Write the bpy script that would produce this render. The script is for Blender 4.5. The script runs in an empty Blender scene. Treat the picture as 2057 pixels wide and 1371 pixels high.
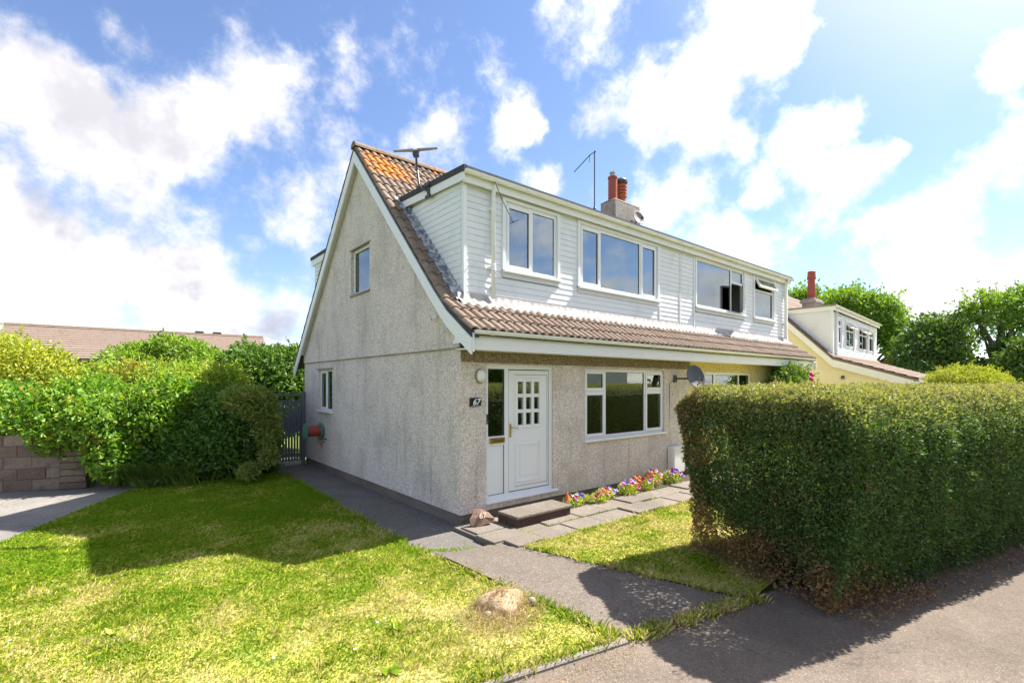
import bpy, math, random
import numpy as np
from mathutils import Matrix, Vector

rng = np.random.default_rng(7)
random.seed(7)
S = bpy.context.scene
COL = S.collection
R = math.radians

# ------------------------------------------------------------------ camera
FPX, CX, HY = 975.0, 1028.5, 769.0          # focal length / principal x / horizon y, in photo pixels
TH = R(50.4)
FW = np.array([math.cos(TH), math.sin(TH), 0.0])
RT = np.array([math.sin(TH), -math.cos(TH), 0.0])
UP = np.array([0, 0, 1.0])
CAM = -7.22 * FW - ((925 - CX) / FPX * 7.22) * RT
CAM[2] = 2.14
cam = bpy.data.cameras.new('camera')
cam.sensor_width = 36.0
cam.lens = FPX / 2057 * 36
cam.shift_y = (HY - 685.5) / 2057
cam.clip_start = 0.05
cam.clip_end = 3000
co = bpy.data.objects.new('camera', cam)
COL.objects.link(co)
co.location = CAM
co.rotation_euler = (R(90), 0, TH - R(90))
S.camera = co
S.render.resolution_x, S.render.resolution_y = 1024, 682

def at(u, v, depth):
    """world point seen at photo pixel (u, v) at this distance along the view axis (used to measure far things)"""
    return CAM + depth * (FW + RT * (u - CX) / FPX + UP * (HY - v) / FPX)

# ------------------------------------------------------------------ world
SUN_AZ, SUN_EL = R(-11.5), R(51)
sun_dir = Vector((math.cos(SUN_EL) * math.cos(SUN_AZ), math.cos(SUN_EL) * math.sin(SUN_AZ), math.sin(SUN_EL)))
W = bpy.data.worlds.new('World')
S.world = W
W.use_nodes = True
nt = W.node_tree
nt.nodes.clear()

class NT:
    def __init__(s, tree): s.t = tree
    def n(s, typ, **kw):
        nd = s.t.nodes.new(typ)
        for k, v in kw.items():
            if k.startswith('i_'):
                nd.inputs[k[2:].replace('_', ' ')].default_value = v
            else: setattr(nd, k, v)
        return nd
    def l(s, a, b): s.t.links.new(a, b)
    def val(s, x, sock):
        if isinstance(x, (int, float)): sock.default_value = x
        elif isinstance(x, (tuple, list)): sock.default_value = x
        else: s.l(x, sock)
    def math(s, op, a, b=0.0, c=None, clamp=False):
        nd = s.n('ShaderNodeMath', operation=op); nd.use_clamp = clamp
        s.val(a, nd.inputs[0]); s.val(b, nd.inputs[1])
        if c is not None: s.val(c, nd.inputs[2])
        return nd.outputs[0]
    def vmath(s, op, a, b=(0, 0, 0), scale=None):
        nd = s.n('ShaderNodeVectorMath', operation=op)
        s.val(a, nd.inputs[0]); s.val(b, nd.inputs[1])
        if scale is not None: s.val(scale, nd.inputs['Scale'])
        return nd.outputs['Value'] if op in ('LENGTH', 'DISTANCE', 'DOT_PRODUCT') else nd.outputs[0]
    def noise(s, vec, scale, detail=4, rough=.55, dist=0, out='Fac'):
        nd = s.n('ShaderNodeTexNoise')
        nd.inputs['Scale'].default_value = scale; nd.inputs['Detail'].default_value = detail
        nd.inputs['Roughness'].default_value = rough; nd.inputs['Distortion'].default_value = dist
        if vec is not None: s.l(vec, nd.inputs['Vector'])
        return nd.outputs[out]
    def smooth(s, x, a, b):
        nd = s.n('ShaderNodeMapRange'); nd.interpolation_type = 'SMOOTHSTEP'
        s.val(x, nd.inputs['Value']); nd.inputs['From Min'].default_value = a; nd.inputs['From Max'].default_value = b
        return nd.outputs[0]
    def lin(s, x, a, b, c=0., d=1.):
        nd = s.n('ShaderNodeMapRange')
        s.val(x, nd.inputs['Value']); nd.inputs['From Min'].default_value = a; nd.inputs['From Max'].default_value = b
        nd.inputs['To Min'].default_value = c; nd.inputs['To Max'].default_value = d
        return nd.outputs[0]
    def mix(s, fac, a, b, typ='MIX'):
        nd = s.n('ShaderNodeMix', data_type='RGBA', blend_type=typ)
        s.val(fac, nd.inputs[0])
        for x, k in ((a, 6), (b, 7)):
            if isinstance(x, (tuple, list)) and len(x) == 3: x = tuple(x) + (1,)
            s.val(x, nd.inputs[k])
        return nd.outputs[2]

def build_world():
    k = NT(nt)
    out = k.n('ShaderNodeOutputWorld')
    sky = k.n('ShaderNodeTexSky', sky_type='NISHITA')
    sky.sun_disc = False
    sky.sun_elevation = SUN_EL
    sky.sun_rotation = R(90) - SUN_AZ
    sky.air_density = 1.0; sky.dust_density = 0.25; sky.ozone_density = 2.5
    bg = k.n('ShaderNodeBackground'); bg.inputs['Strength'].default_value = 0.066
    tc = k.n('ShaderNodeTexCoord')
    d = tc.outputs['Generated']
    # wobble the direction so cloud edges billow
    n1 = k.noise(d, 4.5, 5, .62, out='Color')
    w = k.vmath('SUBTRACT', n1, (.5, .5, .5))
    dw = k.vmath('ADD', d, k.vmath('SCALE', w, scale=.17))
    # (photo px, photo py, radius px, weight): where the cumulus banks stand in the sky
    blobs = [(30, 130, 150, 1.), (130, 210, 170, 1.), (250, 280, 150, 1.), (390, 260, 120, .9), (500, 190, 110, 1.), (600, 160, 60, .7), (700, 160, 60, .6), (0, 400, 150, 1.), (90, 470, 60, .5),
             (310, 490, 140, 1.1), (180, 560, 120, .8), (40, 620, 130, .9), (400, 580, 120, 1.), (560, 650, 90, .9), (490, 480, 45, .6), (620, 420, 100, .9), (700, 330, 90, .8), (250, 50, 60, .5), (300, 110, 70, .4),
             (1030, 210, 70, .9), (1010, 290, 60, .9), (1050, 250, 40, .6), (900, 250, 60, .6), (830, 290, 50, .5), (1000, 135, 50, .45), (960, 150, 35, .4), (1170, 90, 110, .45), (1330, 200, 95, .95), (1200, 215, 75, 1.),
             (1470, 110, 130, 1.1), (1560, 30, 110, 1.1), (1420, 260, 70, .8), (1690, 220, 60, .9), (1600, 260, 70, .8), (1500, 275, 45, .6), (1700, 330, 90, 1.1), (1550, 365, 60, .8), (1530, 390, 40, .6), (1780, 290, 40, .7),
             (1080, 370, 60, .9), (1350, 400, 90, .8), (1470, 490, 100, .9), (1620, 440, 70, .8), (1850, 470, 110, 1.2), (1760, 450, 60, .7), (1990, 350, 90, 1.), (1830, 590, 110, .7),
             (2070, 80, 80, 1.), (2060, 250, 70, .7), (1980, 580, 110, .8)]
    tot = None
    for u, v, r, wt in blobs:
        p = at(u, v, 1.0) - CAM
        L = np.linalg.norm(p)
        p = p / L
        ang = r / FPX / L * 1.02
        dist = k.vmath('DISTANCE', dw, tuple(p))
        f = k.math('MULTIPLY_ADD', dist, -wt / ang, wt)
        f = k.math('MAXIMUM', f, 0.0)
        tot = f if tot is None else k.math('ADD', tot, f)
    tot = k.math('MINIMUM', tot, 1.15)
    # clouds elsewhere in the sky: same kind of banks, laid on a plane at cloud height
    sep = k.n('ShaderNodeSeparateXYZ'); k.l(d, sep.inputs[0])
    zz = k.math('MAXIMUM', k.math('ADD', sep.outputs[2], .18), .05)
    pl = k.vmath('SCALE', d, scale=k.math('DIVIDE', 1.0, zz))
    cov = k.smooth(k.noise(pl, 1.1, 3, .55), .40, .66)
    fwd = k.vmath('DOT_PRODUCT', d, tuple(FW))
    outside = k.lin(fwd, .55, .30)
    outside = k.math('MAXIMUM', outside, k.lin(sep.outputs[2], .62, .75))
    outside = k.math('MINIMUM', k.math('MAXIMUM', outside, 0.), 1.)
    tot = k.math('ADD', tot, k.math('MULTIPLY', k.math('MULTIPLY', cov, .8), outside))
    fb = k.noise(d, 8.5, 8, .66)
    dens = k.math('MULTIPLY_ADD', fb, 2.1, -1.16)
    dens = k.math('ADD', dens, k.math('MULTIPLY', tot, .95))
    # more haze and cloud towards the horizon and towards the sun
    sd = k.vmath('DOT_PRODUCT', d, tuple(sun_dir))
    hz = k.lin(sep.outputs[2], .22, .0, 0., .26)
    dens = k.math('ADD', dens, k.math('MAXIMUM', hz, 0.))
    mask = k.smooth(dens, -.10, .74)
    mask = k.math('MAXIMUM', mask, k.math('MULTIPLY', k.smooth(sd, .80, 1.02), .6))
    # shading: look a little higher up; thick cloud above means a grey base
    d_up = k.vmath('ADD', d, (.02, -.02, .06))
    fbu = k.noise(d_up, 8.5, 4, .66)
    big = k.noise(d, 3.6, 3, .55)
    sh = k.math('ADD', k.math('MULTIPLY', k.math('SUBTRACT', fbu, fb), 1.1), k.math('MULTIPLY_ADD', big, 1.2, -.57))
    sh = k.math('ADD', sh, k.math('MULTIPLY_ADD', dens, .28, -.16))
    sh = k.math('MULTIPLY', k.smooth(sh, -.10, .36), k.lin(sep.outputs[2], .65, .1, .45, 1.))
    sh = k.math('MULTIPLY', sh, k.lin(sd, .1, .9, 1., .7))
    ccol = k.mix(sh, (1.0, .97, .96), (.50, .50, .58))
    bgc = k.n('ShaderNodeBackground'); k.l(ccol, bgc.inputs['Color'])
    # clouds near the sun glow through
    glow = k.lin(sd, .4, .98, .40, .58)
    k.l(glow, bgc.inputs['Strength'])
    tint = k.mix(1.0, sky.outputs[0], (.98, .97, 1.06), 'MULTIPLY')
    k.l(tint, bg.inputs['Color'])
    mx = k.n('ShaderNodeMixShader')
    k.l(mask, mx.inputs[0]); k.l(bg.outputs[0], mx.inputs[1]); k.l(bgc.outputs[0], mx.inputs[2])
    k.l(mx.outputs[0], out.inputs['Surface'])
build_world()
W.cycles.sampling_method = 'MANUAL'
W.cycles.sample_map_resolution = 512

sl = bpy.data.lights.new('sun', 'SUN')
sl.energy = 3.9
sl.angle = R(0.53)
sl.color = (1.0, .95, .88)
so = bpy.data.objects.new('sun', sl)
COL.objects.link(so)
so.rotation_euler = (-sun_dir).to_track_quat('-Z', 'Y').to_euler()
so.location = (10, -5, 20)

S.view_settings.view_transform = 'Standard'
S.view_settings.look = 'None'
S.view_settings.gamma = 1
S.view_settings.use_curve_mapping = False
S.view_settings.exposure = 1.7
S.render.engine = 'CYCLES'
S.cycles.max_bounces = 6
S.cycles.diffuse_bounces = 3
S.cycles.glossy_bounces = 3
S.cycles.transmission_bounces = 3
S.cycles.transparent_max_bounces = 8
S.cycles.caustics_reflective = False
S.cycles.caustics_refractive = False

# ------------------------------------------------------------------ mesh helpers
class MB:
    def __init__(s): s.v = []; s.f = []
    def add(s, vs, fs, M=None):
        o = len(s.v)
        for p in vs:
            p = Vector(p)
            s.v.append(tuple(M @ p) if M is not None else tuple(p))
        s.f += [tuple(i + o for i in f) for f in fs]
        return s
    def box(s, x0, x1, y0, y1, z0, z1, M=None):
        return s.add([(x0, y0, z0), (x1, y0, z0), (x1, y1, z0), (x0, y1, z0), (x0, y0, z1), (x1, y0, z1), (x1, y1, z1), (x0, y1, z1)],
                     [(0, 3, 2, 1), (4, 5, 6, 7), (0, 1, 5, 4), (1, 2, 6, 5), (2, 3, 7, 6), (3, 0, 4, 7)], M)
    def bbox(s, x0, x1, y0, y1, z0, z1, b=.004, M=None):
        """box with chamfered edges"""
        vs = []; 
        X = (x0, x1); Y = (y0, y1); Z = (z0, z1)
        idx = {}
        for i in (0, 1):
            for j in (0, 1):
                for l in (0, 1):
                    si, sj, sl_ = (1, -1)[i], (1, -1)[j], (1, -1)[l]
                    idx[(i, j, l, 'x')] = len(vs); vs.append((X[i], Y[j] + sj * b, Z[l] + sl_ * b))
                    idx[(i, j, l, 'y')] = len(vs); vs.append((X[i] + si * b, Y[j], Z[l] + sl_ * b))
                    idx[(i, j, l, 'z')] = len(vs); vs.append((X[i] + si * b, Y[j] + sj * b, Z[l]))
        g = idx; fs = []
        def q(a, b_, c, d): fs.append((g[a], g[b_], g[c], g[d]))
        q((0,0,0,'x'),(0,0,1,'x'),(0,1,1,'x'),(0,1,0,'x')); q((1,0,0,'x'),(1,1,0,'x'),(1,1,1,'x'),(1,0,1,'x'))
        q((0,0,0,'y'),(1,0,0,'y'),(1,0,1,'y'),(0,0,1,'y')); q((0,1,0,'y'),(0,1,1,'y'),(1,1,1,'y'),(1,1,0,'y'))
        q((0,0,0,'z'),(0,1,0,'z'),(1,1,0,'z'),(1,0,0,'z')); q((0,0,1,'z'),(1,0,1,'z'),(1,1,1,'z'),(0,1,1,'z'))
        for i in (0, 1):
            for j in (0, 1):
                q((i,j,0,'x'),(i,j,0,'y'),(i,j,1,'y'),(i,j,1,'x'))
                q((i,0,j,'x'),(i,0,j,'z'),(i,1,j,'z'),(i,1,j,'x'))
                q((0,i,j,'y'),(0,i,j,'z'),(1,i,j,'z'),(1,i,j,'y'))
                for l in (0, 1): fs.append((g[(i,j,l,'x')], g[(i,j,l,'y')], g[(i,j,l,'z')]))
        return s.add(vs, fs, M)
    def prism(s, poly, d0, d1, M=None):
        """poly of (u, z), extruded along local y from d0 to d1"""
        n = len(poly)
        vs = [(u, d0, z) for u, z in poly] + [(u, d1, z) for u, z in poly]
        fs = [tuple(range(n)), tuple(range(2 * n - 1, n - 1, -1))]
        fs += [(i, i + n, (i + 1) % n + n, (i + 1) % n) for i in range(n)]
        return s.add(vs, fs, M)
    def tube(s, pts, r, n=8, caps=True, M=None):
        pts = [Vector(p) for p in pts]
        rs = r if isinstance(r, (list, tuple)) else [r] * len(pts)
        vs = []; fs = []
        ref = None
        for i, p in enumerate(pts):
            t = (pts[min(i + 1, len(pts) - 1)] - pts[max(i - 1, 0)]).normalized()
            if ref is None:
                ref = Vector((0, 0, 1)) if abs(t.z) < .9 else Vector((1, 0, 0))
            a = t.cross(ref).normalized(); b = t.cross(a).normalized(); ref = -b if False else ref
            for j in range(n):
                an = 2 * math.pi * j / n
                vs.append(p + (a * math.cos(an) + b * math.sin(an)) * rs[i])
        for i in range(len(pts) - 1):
            for j in range(n):
                fs.append((i * n + j, i * n + (j + 1) % n, (i + 1) * n + (j + 1) % n, (i + 1) * n + j))
        if caps:
            fs.append(tuple(range(n - 1, -1, -1))); fs.append(tuple((len(pts) - 1) * n + j for j in range(n)))
        return s.add(vs, fs, M)
    def lathe(s, prof, n=16, M=None, cap=True):
        """prof of (r, z) about local z"""
        vs = []; fs = []
        for r, z in prof:
            for j in range(n):
                an = 2 * math.pi * j / n
                vs.append((r * math.cos(an), r * math.sin(an), z))
        for i in range(len(prof) - 1):
            for j in range(n):
                fs.append((i * n + j, i * n + (j + 1) % n, (i + 1) * n + (j + 1) % n, (i + 1) * n + j))
        if cap:
            fs.append(tuple(range(n - 1, -1, -1))); fs.append(tuple((len(prof) - 1) * n + j for j in range(n)))
        return s.add(vs, fs, M)
    def mesh(s, name, mat, smooth=False):
        me = bpy.data.meshes.new(name)
        me.from_pydata(s.v, [], s.f)
        if mat: me.materials.append(mat)
        if smooth: me.shade_smooth()
        return me
    def build(s, name, mat, parent=None, smooth=False):
        return link(name, s.mesh(name, mat, smooth), parent)

def link(name, me, parent=None, M=None):
    o = bpy.data.objects.new(name, me)
    COL.objects.link(o)
    if parent is not None:
        o.parent = parent
        if parent.type == 'EMPTY': o.matrix_parent_inverse = Matrix.Translation(-parent.location)
    if M is not None: o.matrix_basis = M
    return o

def tag(o, label=None, cat=None, group=None, kind=None):
    if label: o['label'] = label
    if cat: o['category'] = cat
    if group: o['group'] = group
    if kind: o['kind'] = kind
    return o

def thing(name, loc, label, cat, group=None):
    o = bpy.data.objects.new(name, None)
    o.empty_display_size = .2
    COL.objects.link(o)
    o.location = Vector([float(c) for c in loc])
    return tag(o, label, cat, group)

def frame(O, a, inw):
    """local (along, inward, up) -> world"""
    a = Vector(a); inw = Vector(inw); O = Vector(O)
    M = Matrix.Identity(4)
    for i in range(3):
        M[i][0] = a[i]; M[i][1] = inw[i]; M[i][2] = (0, 0, 1)[i]; M[i][3] = O[i]
    return M

def np_mesh(name, V, F, mat, smooth=False):
    """fast mesh from arrays; F is (n,3) or (n,4)"""
    me = bpy.data.meshes.new(name)
    n, k_ = F.shape
    me.vertices.add(len(V)); me.vertices.foreach_set('co', np.ascontiguousarray(V, dtype=np.float32).ravel())
    me.loops.add(n * k_); me.loops.foreach_set('vertex_index', np.ascontiguousarray(F, dtype=np.int32).ravel())
    me.polygons.add(n)
    me.polygons.foreach_set('loop_start', np.arange(0, n * k_, k_, dtype=np.int32))
    me.polygons.foreach_set('loop_total', np.full(n, k_, dtype=np.int32))
    me.materials.append(mat)
    me.update(calc_edges=True)
    if smooth: me.shade_smooth()
    return me

# ------------------------------------------------------------------ materials
MATS = {}
def mat_new(name):
    m = bpy.data.materials.new(name); m.use_nodes = True
    m.node_tree.nodes.clear()
    k = NT(m.node_tree)
    out = k.n('ShaderNodeOutputMaterial')
    MATS[name] = m
    return m, k, out
def principled(k, out, color, rough=.7, bump=None, bstr=.3, bdist=.01, metallic=0, spec=.5):
    b = k.n('ShaderNodeBsdfPrincipled')
    k.val(color if not isinstance(color, tuple) or len(color) == 4 else color + (1,), b.inputs['Base Color'])
    k.val(rough, b.inputs['Roughness'])
    b.inputs['Metallic'].default_value = metallic
    b.inputs['Specular IOR Level'].default_value = spec
    if bump is not None:
        bn = k.n('ShaderNodeBump'); bn.inputs['Strength'].default_value = bstr; bn.inputs['Distance'].default_value = bdist
        k.l(bump, bn.inputs['Height']); k.l(bn.outputs[0], b.inputs['Normal'])
    k.l(b.outputs[0], out.inputs['Surface'])
    return b
def geo(k): return k.n('ShaderNodeNewGeometry')

def m_plain(name, c, rough=.5, var=.06, scale=6, metallic=0, spec=.5, bscale=60, bstr=.08):
    m, k, out = mat_new(name)
    p = geo(k).outputs['Position']
    n = k.noise(p, scale, 5, .6)
    f = k.lin(n, .25, .75, 1 - var, 1 + var)
    col = k.vmath('SCALE', tuple(c), scale=f)
    principled(k, out, col, rough, k.noise(p, bscale, 3), bstr, .004, metallic, spec)
    return m

def m_pebble(name, base, dark, light, stain=.25):
    """spar dash render: pale chips with dark ones between, patchy grime and water marks"""
    m, k, out = mat_new(name)
    p = geo(k).outputs['Position']
    vo = k.n('ShaderNodeTexVoronoi'); vo.inputs['Scale'].default_value = 88; k.l(p, vo.inputs['Vector'])
    sep = k.n('ShaderNodeSeparateColor'); k.l(vo.outputs['Color'], sep.inputs[0])
    c = k.mix(k.smooth(sep.outputs[0], .55, .95), base, light)
    c = k.mix(k.smooth(sep.outputs[1], .66, .80), c, dark)
    vo2 = k.n('ShaderNodeTexVoronoi'); vo2.inputs['Scale'].default_value = 42; k.l(p, vo2.inputs['Vector'])
    sep2 = k.n('ShaderNodeSeparateColor'); k.l(vo2.outputs['Color'], sep2.inputs[0])
    c = k.mix(k.math('MULTIPLY', k.smooth(sep2.outputs[1], .70, .9), .45), c, dark)
    big = k.noise(p, 1.3, 5, .6)
    mp = k.n('ShaderNodeMapping'); mp.inputs['Scale'].default_value = (3.5, 3.5, .35); k.l(p, mp.inputs[0])
    streak = k.noise(mp.outputs[0], 1.6, 4, .6)
    g = k.math('MULTIPLY', k.smooth(big, .42, .72), .6)
    g = k.math('ADD', g, k.math('MULTIPLY', k.smooth(streak, .52, .75), .6))
    c = k.mix(k.math('MULTIPLY', g, stain), c, (.16, .14, .115))
    h = k.math('MULTIPLY_ADD', vo.outputs['Distance'], -1.0, 1.0)
    principled(k, out, c, .85, h, .6, .008, spec=.3)
    return m

m_pebble('dash', (.77, .685, .62), (.46, .395, .35), (.88, .825, .77), .42)
m_pebble('dash_dark', (.30, .235, .155), (.10, .08, .05), (.44, .37, .27), .6)  # darker, browner dash for the wall head
m_pebble('dash_yellow', (.76, .64, .30), (.52, .42, .18), (.84, .74, .42), .25)
m_pebble('dash_chimney', (.44, .39, .34), (.12, .11, .10), (.62, .58, .53), .6)
m_plain('smooth_yellow', (.80, .72, .50), .85, .05, 2)
m_plain('upvc', (.82, .83, .84), .28, .02, 3, bstr=.0)
m_plain('upvc_grey', (.62, .64, .66), .4, .03, 3, bstr=.0)
m_plain('gasket', (.02, .02, .022), .6)
m_plain('brass', (.55, .38, .12), .3, .1, 20, metallic=1)
m_plain('black_plastic', (.025, .026, .028), .45)
m_plain('dark_metal', (.05, .055, .06), .5, .2, 12)
m_plain('dish_grey', (.085, .09, .095), .55, .12, 10)
m_plain('dish_old', (.22, .20, .18), .6, .3, 14)
m_plain('grey_metal', (.38, .38, .37), .45, .15, 20, metallic=.6)
m_plain('felt', (.055, .058, .062), .95, .35, 12, bscale=180, bstr=.5)
m_plain('plaster', (.52, .50, .47), .9, .03)
m_plain('carpet', (.16, .14, .13), .95, .1)
m_plain('terracotta', (.36, .085, .055), .75, .15, 8)
m_plain('terracotta_orange', (.42, .12, .045), .7, .2, 8)
m_plain('curtain', (.72, .72, .72), .9, .03)
m_plain('curtain_lilac', (.34, .34, .46), .9, .05)
m_plain('furniture', (.03, .027, .025), .4)
m_plain('hose_red', (.34, .06, .03), .5, .2, 10)
m_plain('reel_green', (.02, .30, .24), .45, .1)
m_plain('white_plastic', (.78, .78, .76), .4, .03)
m_plain('cable', (.015, .015, .016), .5)
m_plain('number_white', (.85, .85, .85), .5, .01)
m_plain('number_pale', (.62, .50, .40), .8, .1, 30)
m_plain('slate_sign', (.012, .013, .016), .35, .2, 30)
m_plain('brick_far', (.24, .085, .06), .9, .15, 6)
m_plain('blossom_pink', (.62, .06, .16), .6, .2, 30)
m_plain('blossom_magenta', (.52, .01, .16), .6, .2, 30)
m_plain('blossom_purple', (.16, .06, .52), .6, .2, 30)
m_plain('blossom_lilac', (.46, .34, .72), .6, .15, 30)
m_plain('blossom_orange', (.75, .16, .05), .6, .2, 30)
m_plain('blossom_eye', (.10, .01, .12), .6, .1)
m_plain('soil', (.05, .035, .024), 1., .3, 12, bscale=40, bstr=.6)
m_plain('garden_hook', (.03, .03, .03), .6)
m_plain('stump_straw', (.46, .34, .22), .95, .35, 25, bscale=50, bstr=.8)
m_plain('garage_wall', (.55, .55, .53), .9, .05)

def m_boards(name='board'):
    m, k, out = mat_new(name)
    p = geo(k).outputs['Position']
    n = k.noise(p, 2.2, 5, .6)
    c = k.mix(k.smooth(n, .45, .75), (.80, .81, .83), (.70, .72, .74))
    sc = k.n('ShaderNodeMapping'); sc.inputs['Scale'].default_value = (14, 14, 1.2); k.l(p, sc.inputs[0])
    c = k.mix(k.math('MULTIPLY', k.smooth(k.noise(sc.outputs[0], 1., 4), .58, .8), .35), c, (.52, .52, .50))
    principled(k, out, c, .45, k.noise(p, 30, 3), .06, .003)
m_boards()

def m_fascia():
    m, k, out = mat_new('fascia')
    p = geo(k).outputs['Position']
    sc = k.n('ShaderNodeMapping'); sc.inputs['Scale'].default_value = (3, 3, 12); k.l(p, sc.inputs[0])
    c = k.mix(k.math('MULTIPLY', k.smooth(k.noise(sc.outputs[0], 1.5, 5), .5, .8), .4), (.82, .825, .83), (.66, .62, .55))
    principled(k, out, c, .45)
m_fascia()

def m_tile(name, c1, c2, c3, lichen=True):
    m, k, out = mat_new(name)
    g = geo(k)
    p = g.outputs['Position']
    oi = k.n('ShaderNodeObjectInfo')
    r = k.math('MULTIPLY_ADD', oi.outputs['Random'], 1.0, 0)
    c = k.mix(r, c1, c2)
    n = k.noise(p, 9, 6, .65)
    c = k.mix(k.smooth(n, .40, .75), c, c3)
    c = k.mix(k.math('MULTIPLY', k.smooth(k.noise(p, 40, 4), .56, .72), .6), c, (.42, .37, .30))
    c = k.mix(k.math('MULTIPLY', k.smooth(k.noise(p, 3.3, 5), .55, .75), .55), c, (.10, .075, .06))
    if lichen:
        d = k.vmath('DISTANCE', p, (.35, 3.25, 6.55))
        near = k.lin(d, .15, 1.5, .38, -.25)
        near = k.math('MAXIMUM', near, k.lin(k.vmath('DISTANCE', p, (1.7, 3.6, 7.0)), 0, 1.2, .22, -.2))
        l = k.smooth(k.math('ADD', k.noise(p, 5.5, 6, .7), near), .70, .80)
        c = k.mix(k.math('MULTIPLY', l, .9), c, (.56, .21, .035))
    principled(k, out, c, .88, k.noise(p, 90, 4), .35, .006, spec=.25)
m_tile('tile', (.215, .152, .112), (.28, .208, .158), (.175, .128, .098))
m_tile('tile_far', (.235, .172, .135), (.275, .21, .168), (.19, .14, .11), False)

def m_lead():
    m, k, out = mat_new('lead')
    p = geo(k).outputs['Position']
    n = k.noise(p, 9, 6, .7)
    c = k.mix(k.smooth(n, .42, .62), (.16, .18, .22), (.60, .60, .60))
    principled(k, out, c, .6, k.noise(p, 25, 4), .3, .01)
    m, k, out = mat_new('lead_pale')
    p = geo(k).outputs['Position']
    n = k.noise(p, 9, 6, .7)
    c = k.mix(k.smooth(n, .35, .6), (.30, .27, .25), (.50, .47, .44))
    principled(k, out, c, .7, k.noise(p, 25, 4), .3, .01)
m_lead()

def m_concrete(name, c1, c2, speck=.35, scale=1.0, crack=False, moss=0):
    m, k, out = mat_new(name)
    p = geo(k).outputs['Position']
    big = k.noise(p, 1.1 * scale, 6, .62)
    c = k.mix(k.smooth(big, .3, .72), c1, c2)
    mid = k.noise(p, 9 * scale, 5, .65)
    c = k.mix(k.math('MULTIPLY', k.smooth(mid, .52, .74), .5), c, tuple(x * .62 for x in c1))
    vo = k.n('ShaderNodeTexVoronoi'); vo.inputs['Scale'].default_value = 110; k.l(p, vo.inputs['Vector'])
    sc = k.n('ShaderNodeSeparateColor'); k.l(vo.outputs['Color'], sc.inputs[0])
    c = k.mix(k.math('MULTIPLY', k.smooth(sc.outputs[0], .80, .92), speck), c, tuple(min(1, x * 2.1) for x in c2))
    c = k.mix(k.math('MULTIPLY', k.smooth(sc.outputs[1], .70, .9), speck * 1.3), c, tuple(x * .4 for x in c1))
    pt = k.smooth(k.noise(p, .45, 4, .6), .46, .62)
    c = k.mix(k.math('MULTIPLY', pt, .28), c, tuple(x * .55 for x in c1))
    if crack:
        vc = k.n('ShaderNodeTexVoronoi', feature='DISTANCE_TO_EDGE'); vc.inputs['Scale'].default_value = .55
        k.l(k.vmath('ADD', p, k.vmath('SCALE', k.noise(p, 2.5, 5, .65, out='Color'), scale=.55)), vc.inputs['Vector'])
        cr = k.math('MULTIPLY', k.lin(vc.outputs['Distance'], .007, .002), k.smooth(k.noise(p, .8, 2), .48, .56))
        c = k.mix(k.math('MULTIPLY', k.math('MAXIMUM', cr, 0.), .38), c, (.05, .043, .035))
    if moss:
        mo = k.smooth(k.noise(p, 4.5, 6, .7), .58, .72)
        c = k.mix(k.math('MULTIPLY', mo, moss), c, (.10, .11, .045))
    h = k.math('ADD', k.math('MULTIPLY', vo.outputs['Distance'], .6), k.noise(p, 30, 4))
    principled(k, out, c, .92, h, .5, .008, spec=.25)
m_concrete('pavement', (.150, .119, .092), (.205, .165, .130), .32, crack=True)
m_concrete('road', (.10, .10, .10), (.14, .14, .14), .4)
m_concrete('path_concrete', (.145, .120, .097), (.20, .168, .138), .4, crack=True)
m_concrete('side_path', (.135, .122, .108), (.185, .168, .15), .5, moss=.3)
m_concrete('drive', (.21, .19, .172), (.28, .255, .23), .35, crack=True)
m_concrete('slab', (.18, .152, .125), (.25, .215, .178), .3, moss=.35)
m_concrete('step', (.15, .128, .10), (.21, .18, .145), .5)
m_concrete('step_side', (.085, .045, .04), (.13, .075, .06), .3)
m_concrete('plinth', (.16, .135, .11), (.23, .20, .165), .3)
m_concrete('kerb', (.20, .178, .15), (.28, .25, .215), .2)
m_concrete('sill_stone', (.26, .22, .18), (.34, .30, .25), .2)
m_concrete('rock', (.20, .11, .07), (.30, .21, .155), .2)
m_concrete('mortar', (.16, .14, .12), (.22, .19, .165), .2)

def m_block():
    m, k, out = mat_new('block')
    p = geo(k).outputs['Position']
    oi = k.n('ShaderNodeObjectInfo')
    c = k.mix(oi.outputs['Random'], (.15, .105, .078), (.27, .215, .17))
    c = k.mix(k.smooth(k.noise(p, 7, 6, .7), .45, .75), c, (.12, .09, .075))
    c = k.mix(k.math('MULTIPLY', k.smooth(k.noise(p, 60, 3), .55, .7), .5), c, (.40, .35, .30))
    principled(k, out, c, .95, k.noise(p, 45, 5), .6, .012, spec=.2)
m_block()

def m_wood():
    m, k, out = mat_new('gate_wood')
    p = geo(k).outputs['Position']
    mp = k.n('ShaderNodeMapping'); mp.inputs['Scale'].default_value = (30, 30, 2); k.l(p, mp.inputs[0])
    c = k.mix(k.noise(mp.outputs[0], 1.5, 5), (.075, .09, .10), (.20, .215, .22))
    principled(k, out, c, .85, k.noise(mp.outputs[0], 3, 4), .4, .004)
    m, k, out = mat_new('bark')
    p = geo(k).outputs['Position']
    mp = k.n('ShaderNodeMapping'); mp.inputs['Scale'].default_value = (6, 6, 1.5); k.l(p, mp.inputs[0])
    c = k.mix(k.noise(mp.outputs[0], 2.5, 6, .7), (.04, .032, .025), (.16, .13, .10))
    principled(k, out, c, .95, k.noise(mp.outputs[0], 5, 4), .6, .03)
    m, k, out = mat_new('dry_twig')
    p = geo(k).outputs['Position']
    c = k.mix(k.noise(p, 8, 4), (.16, .10, .06), (.36, .26, .16))
    principled(k, out, c, .9)
m_wood()

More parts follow.
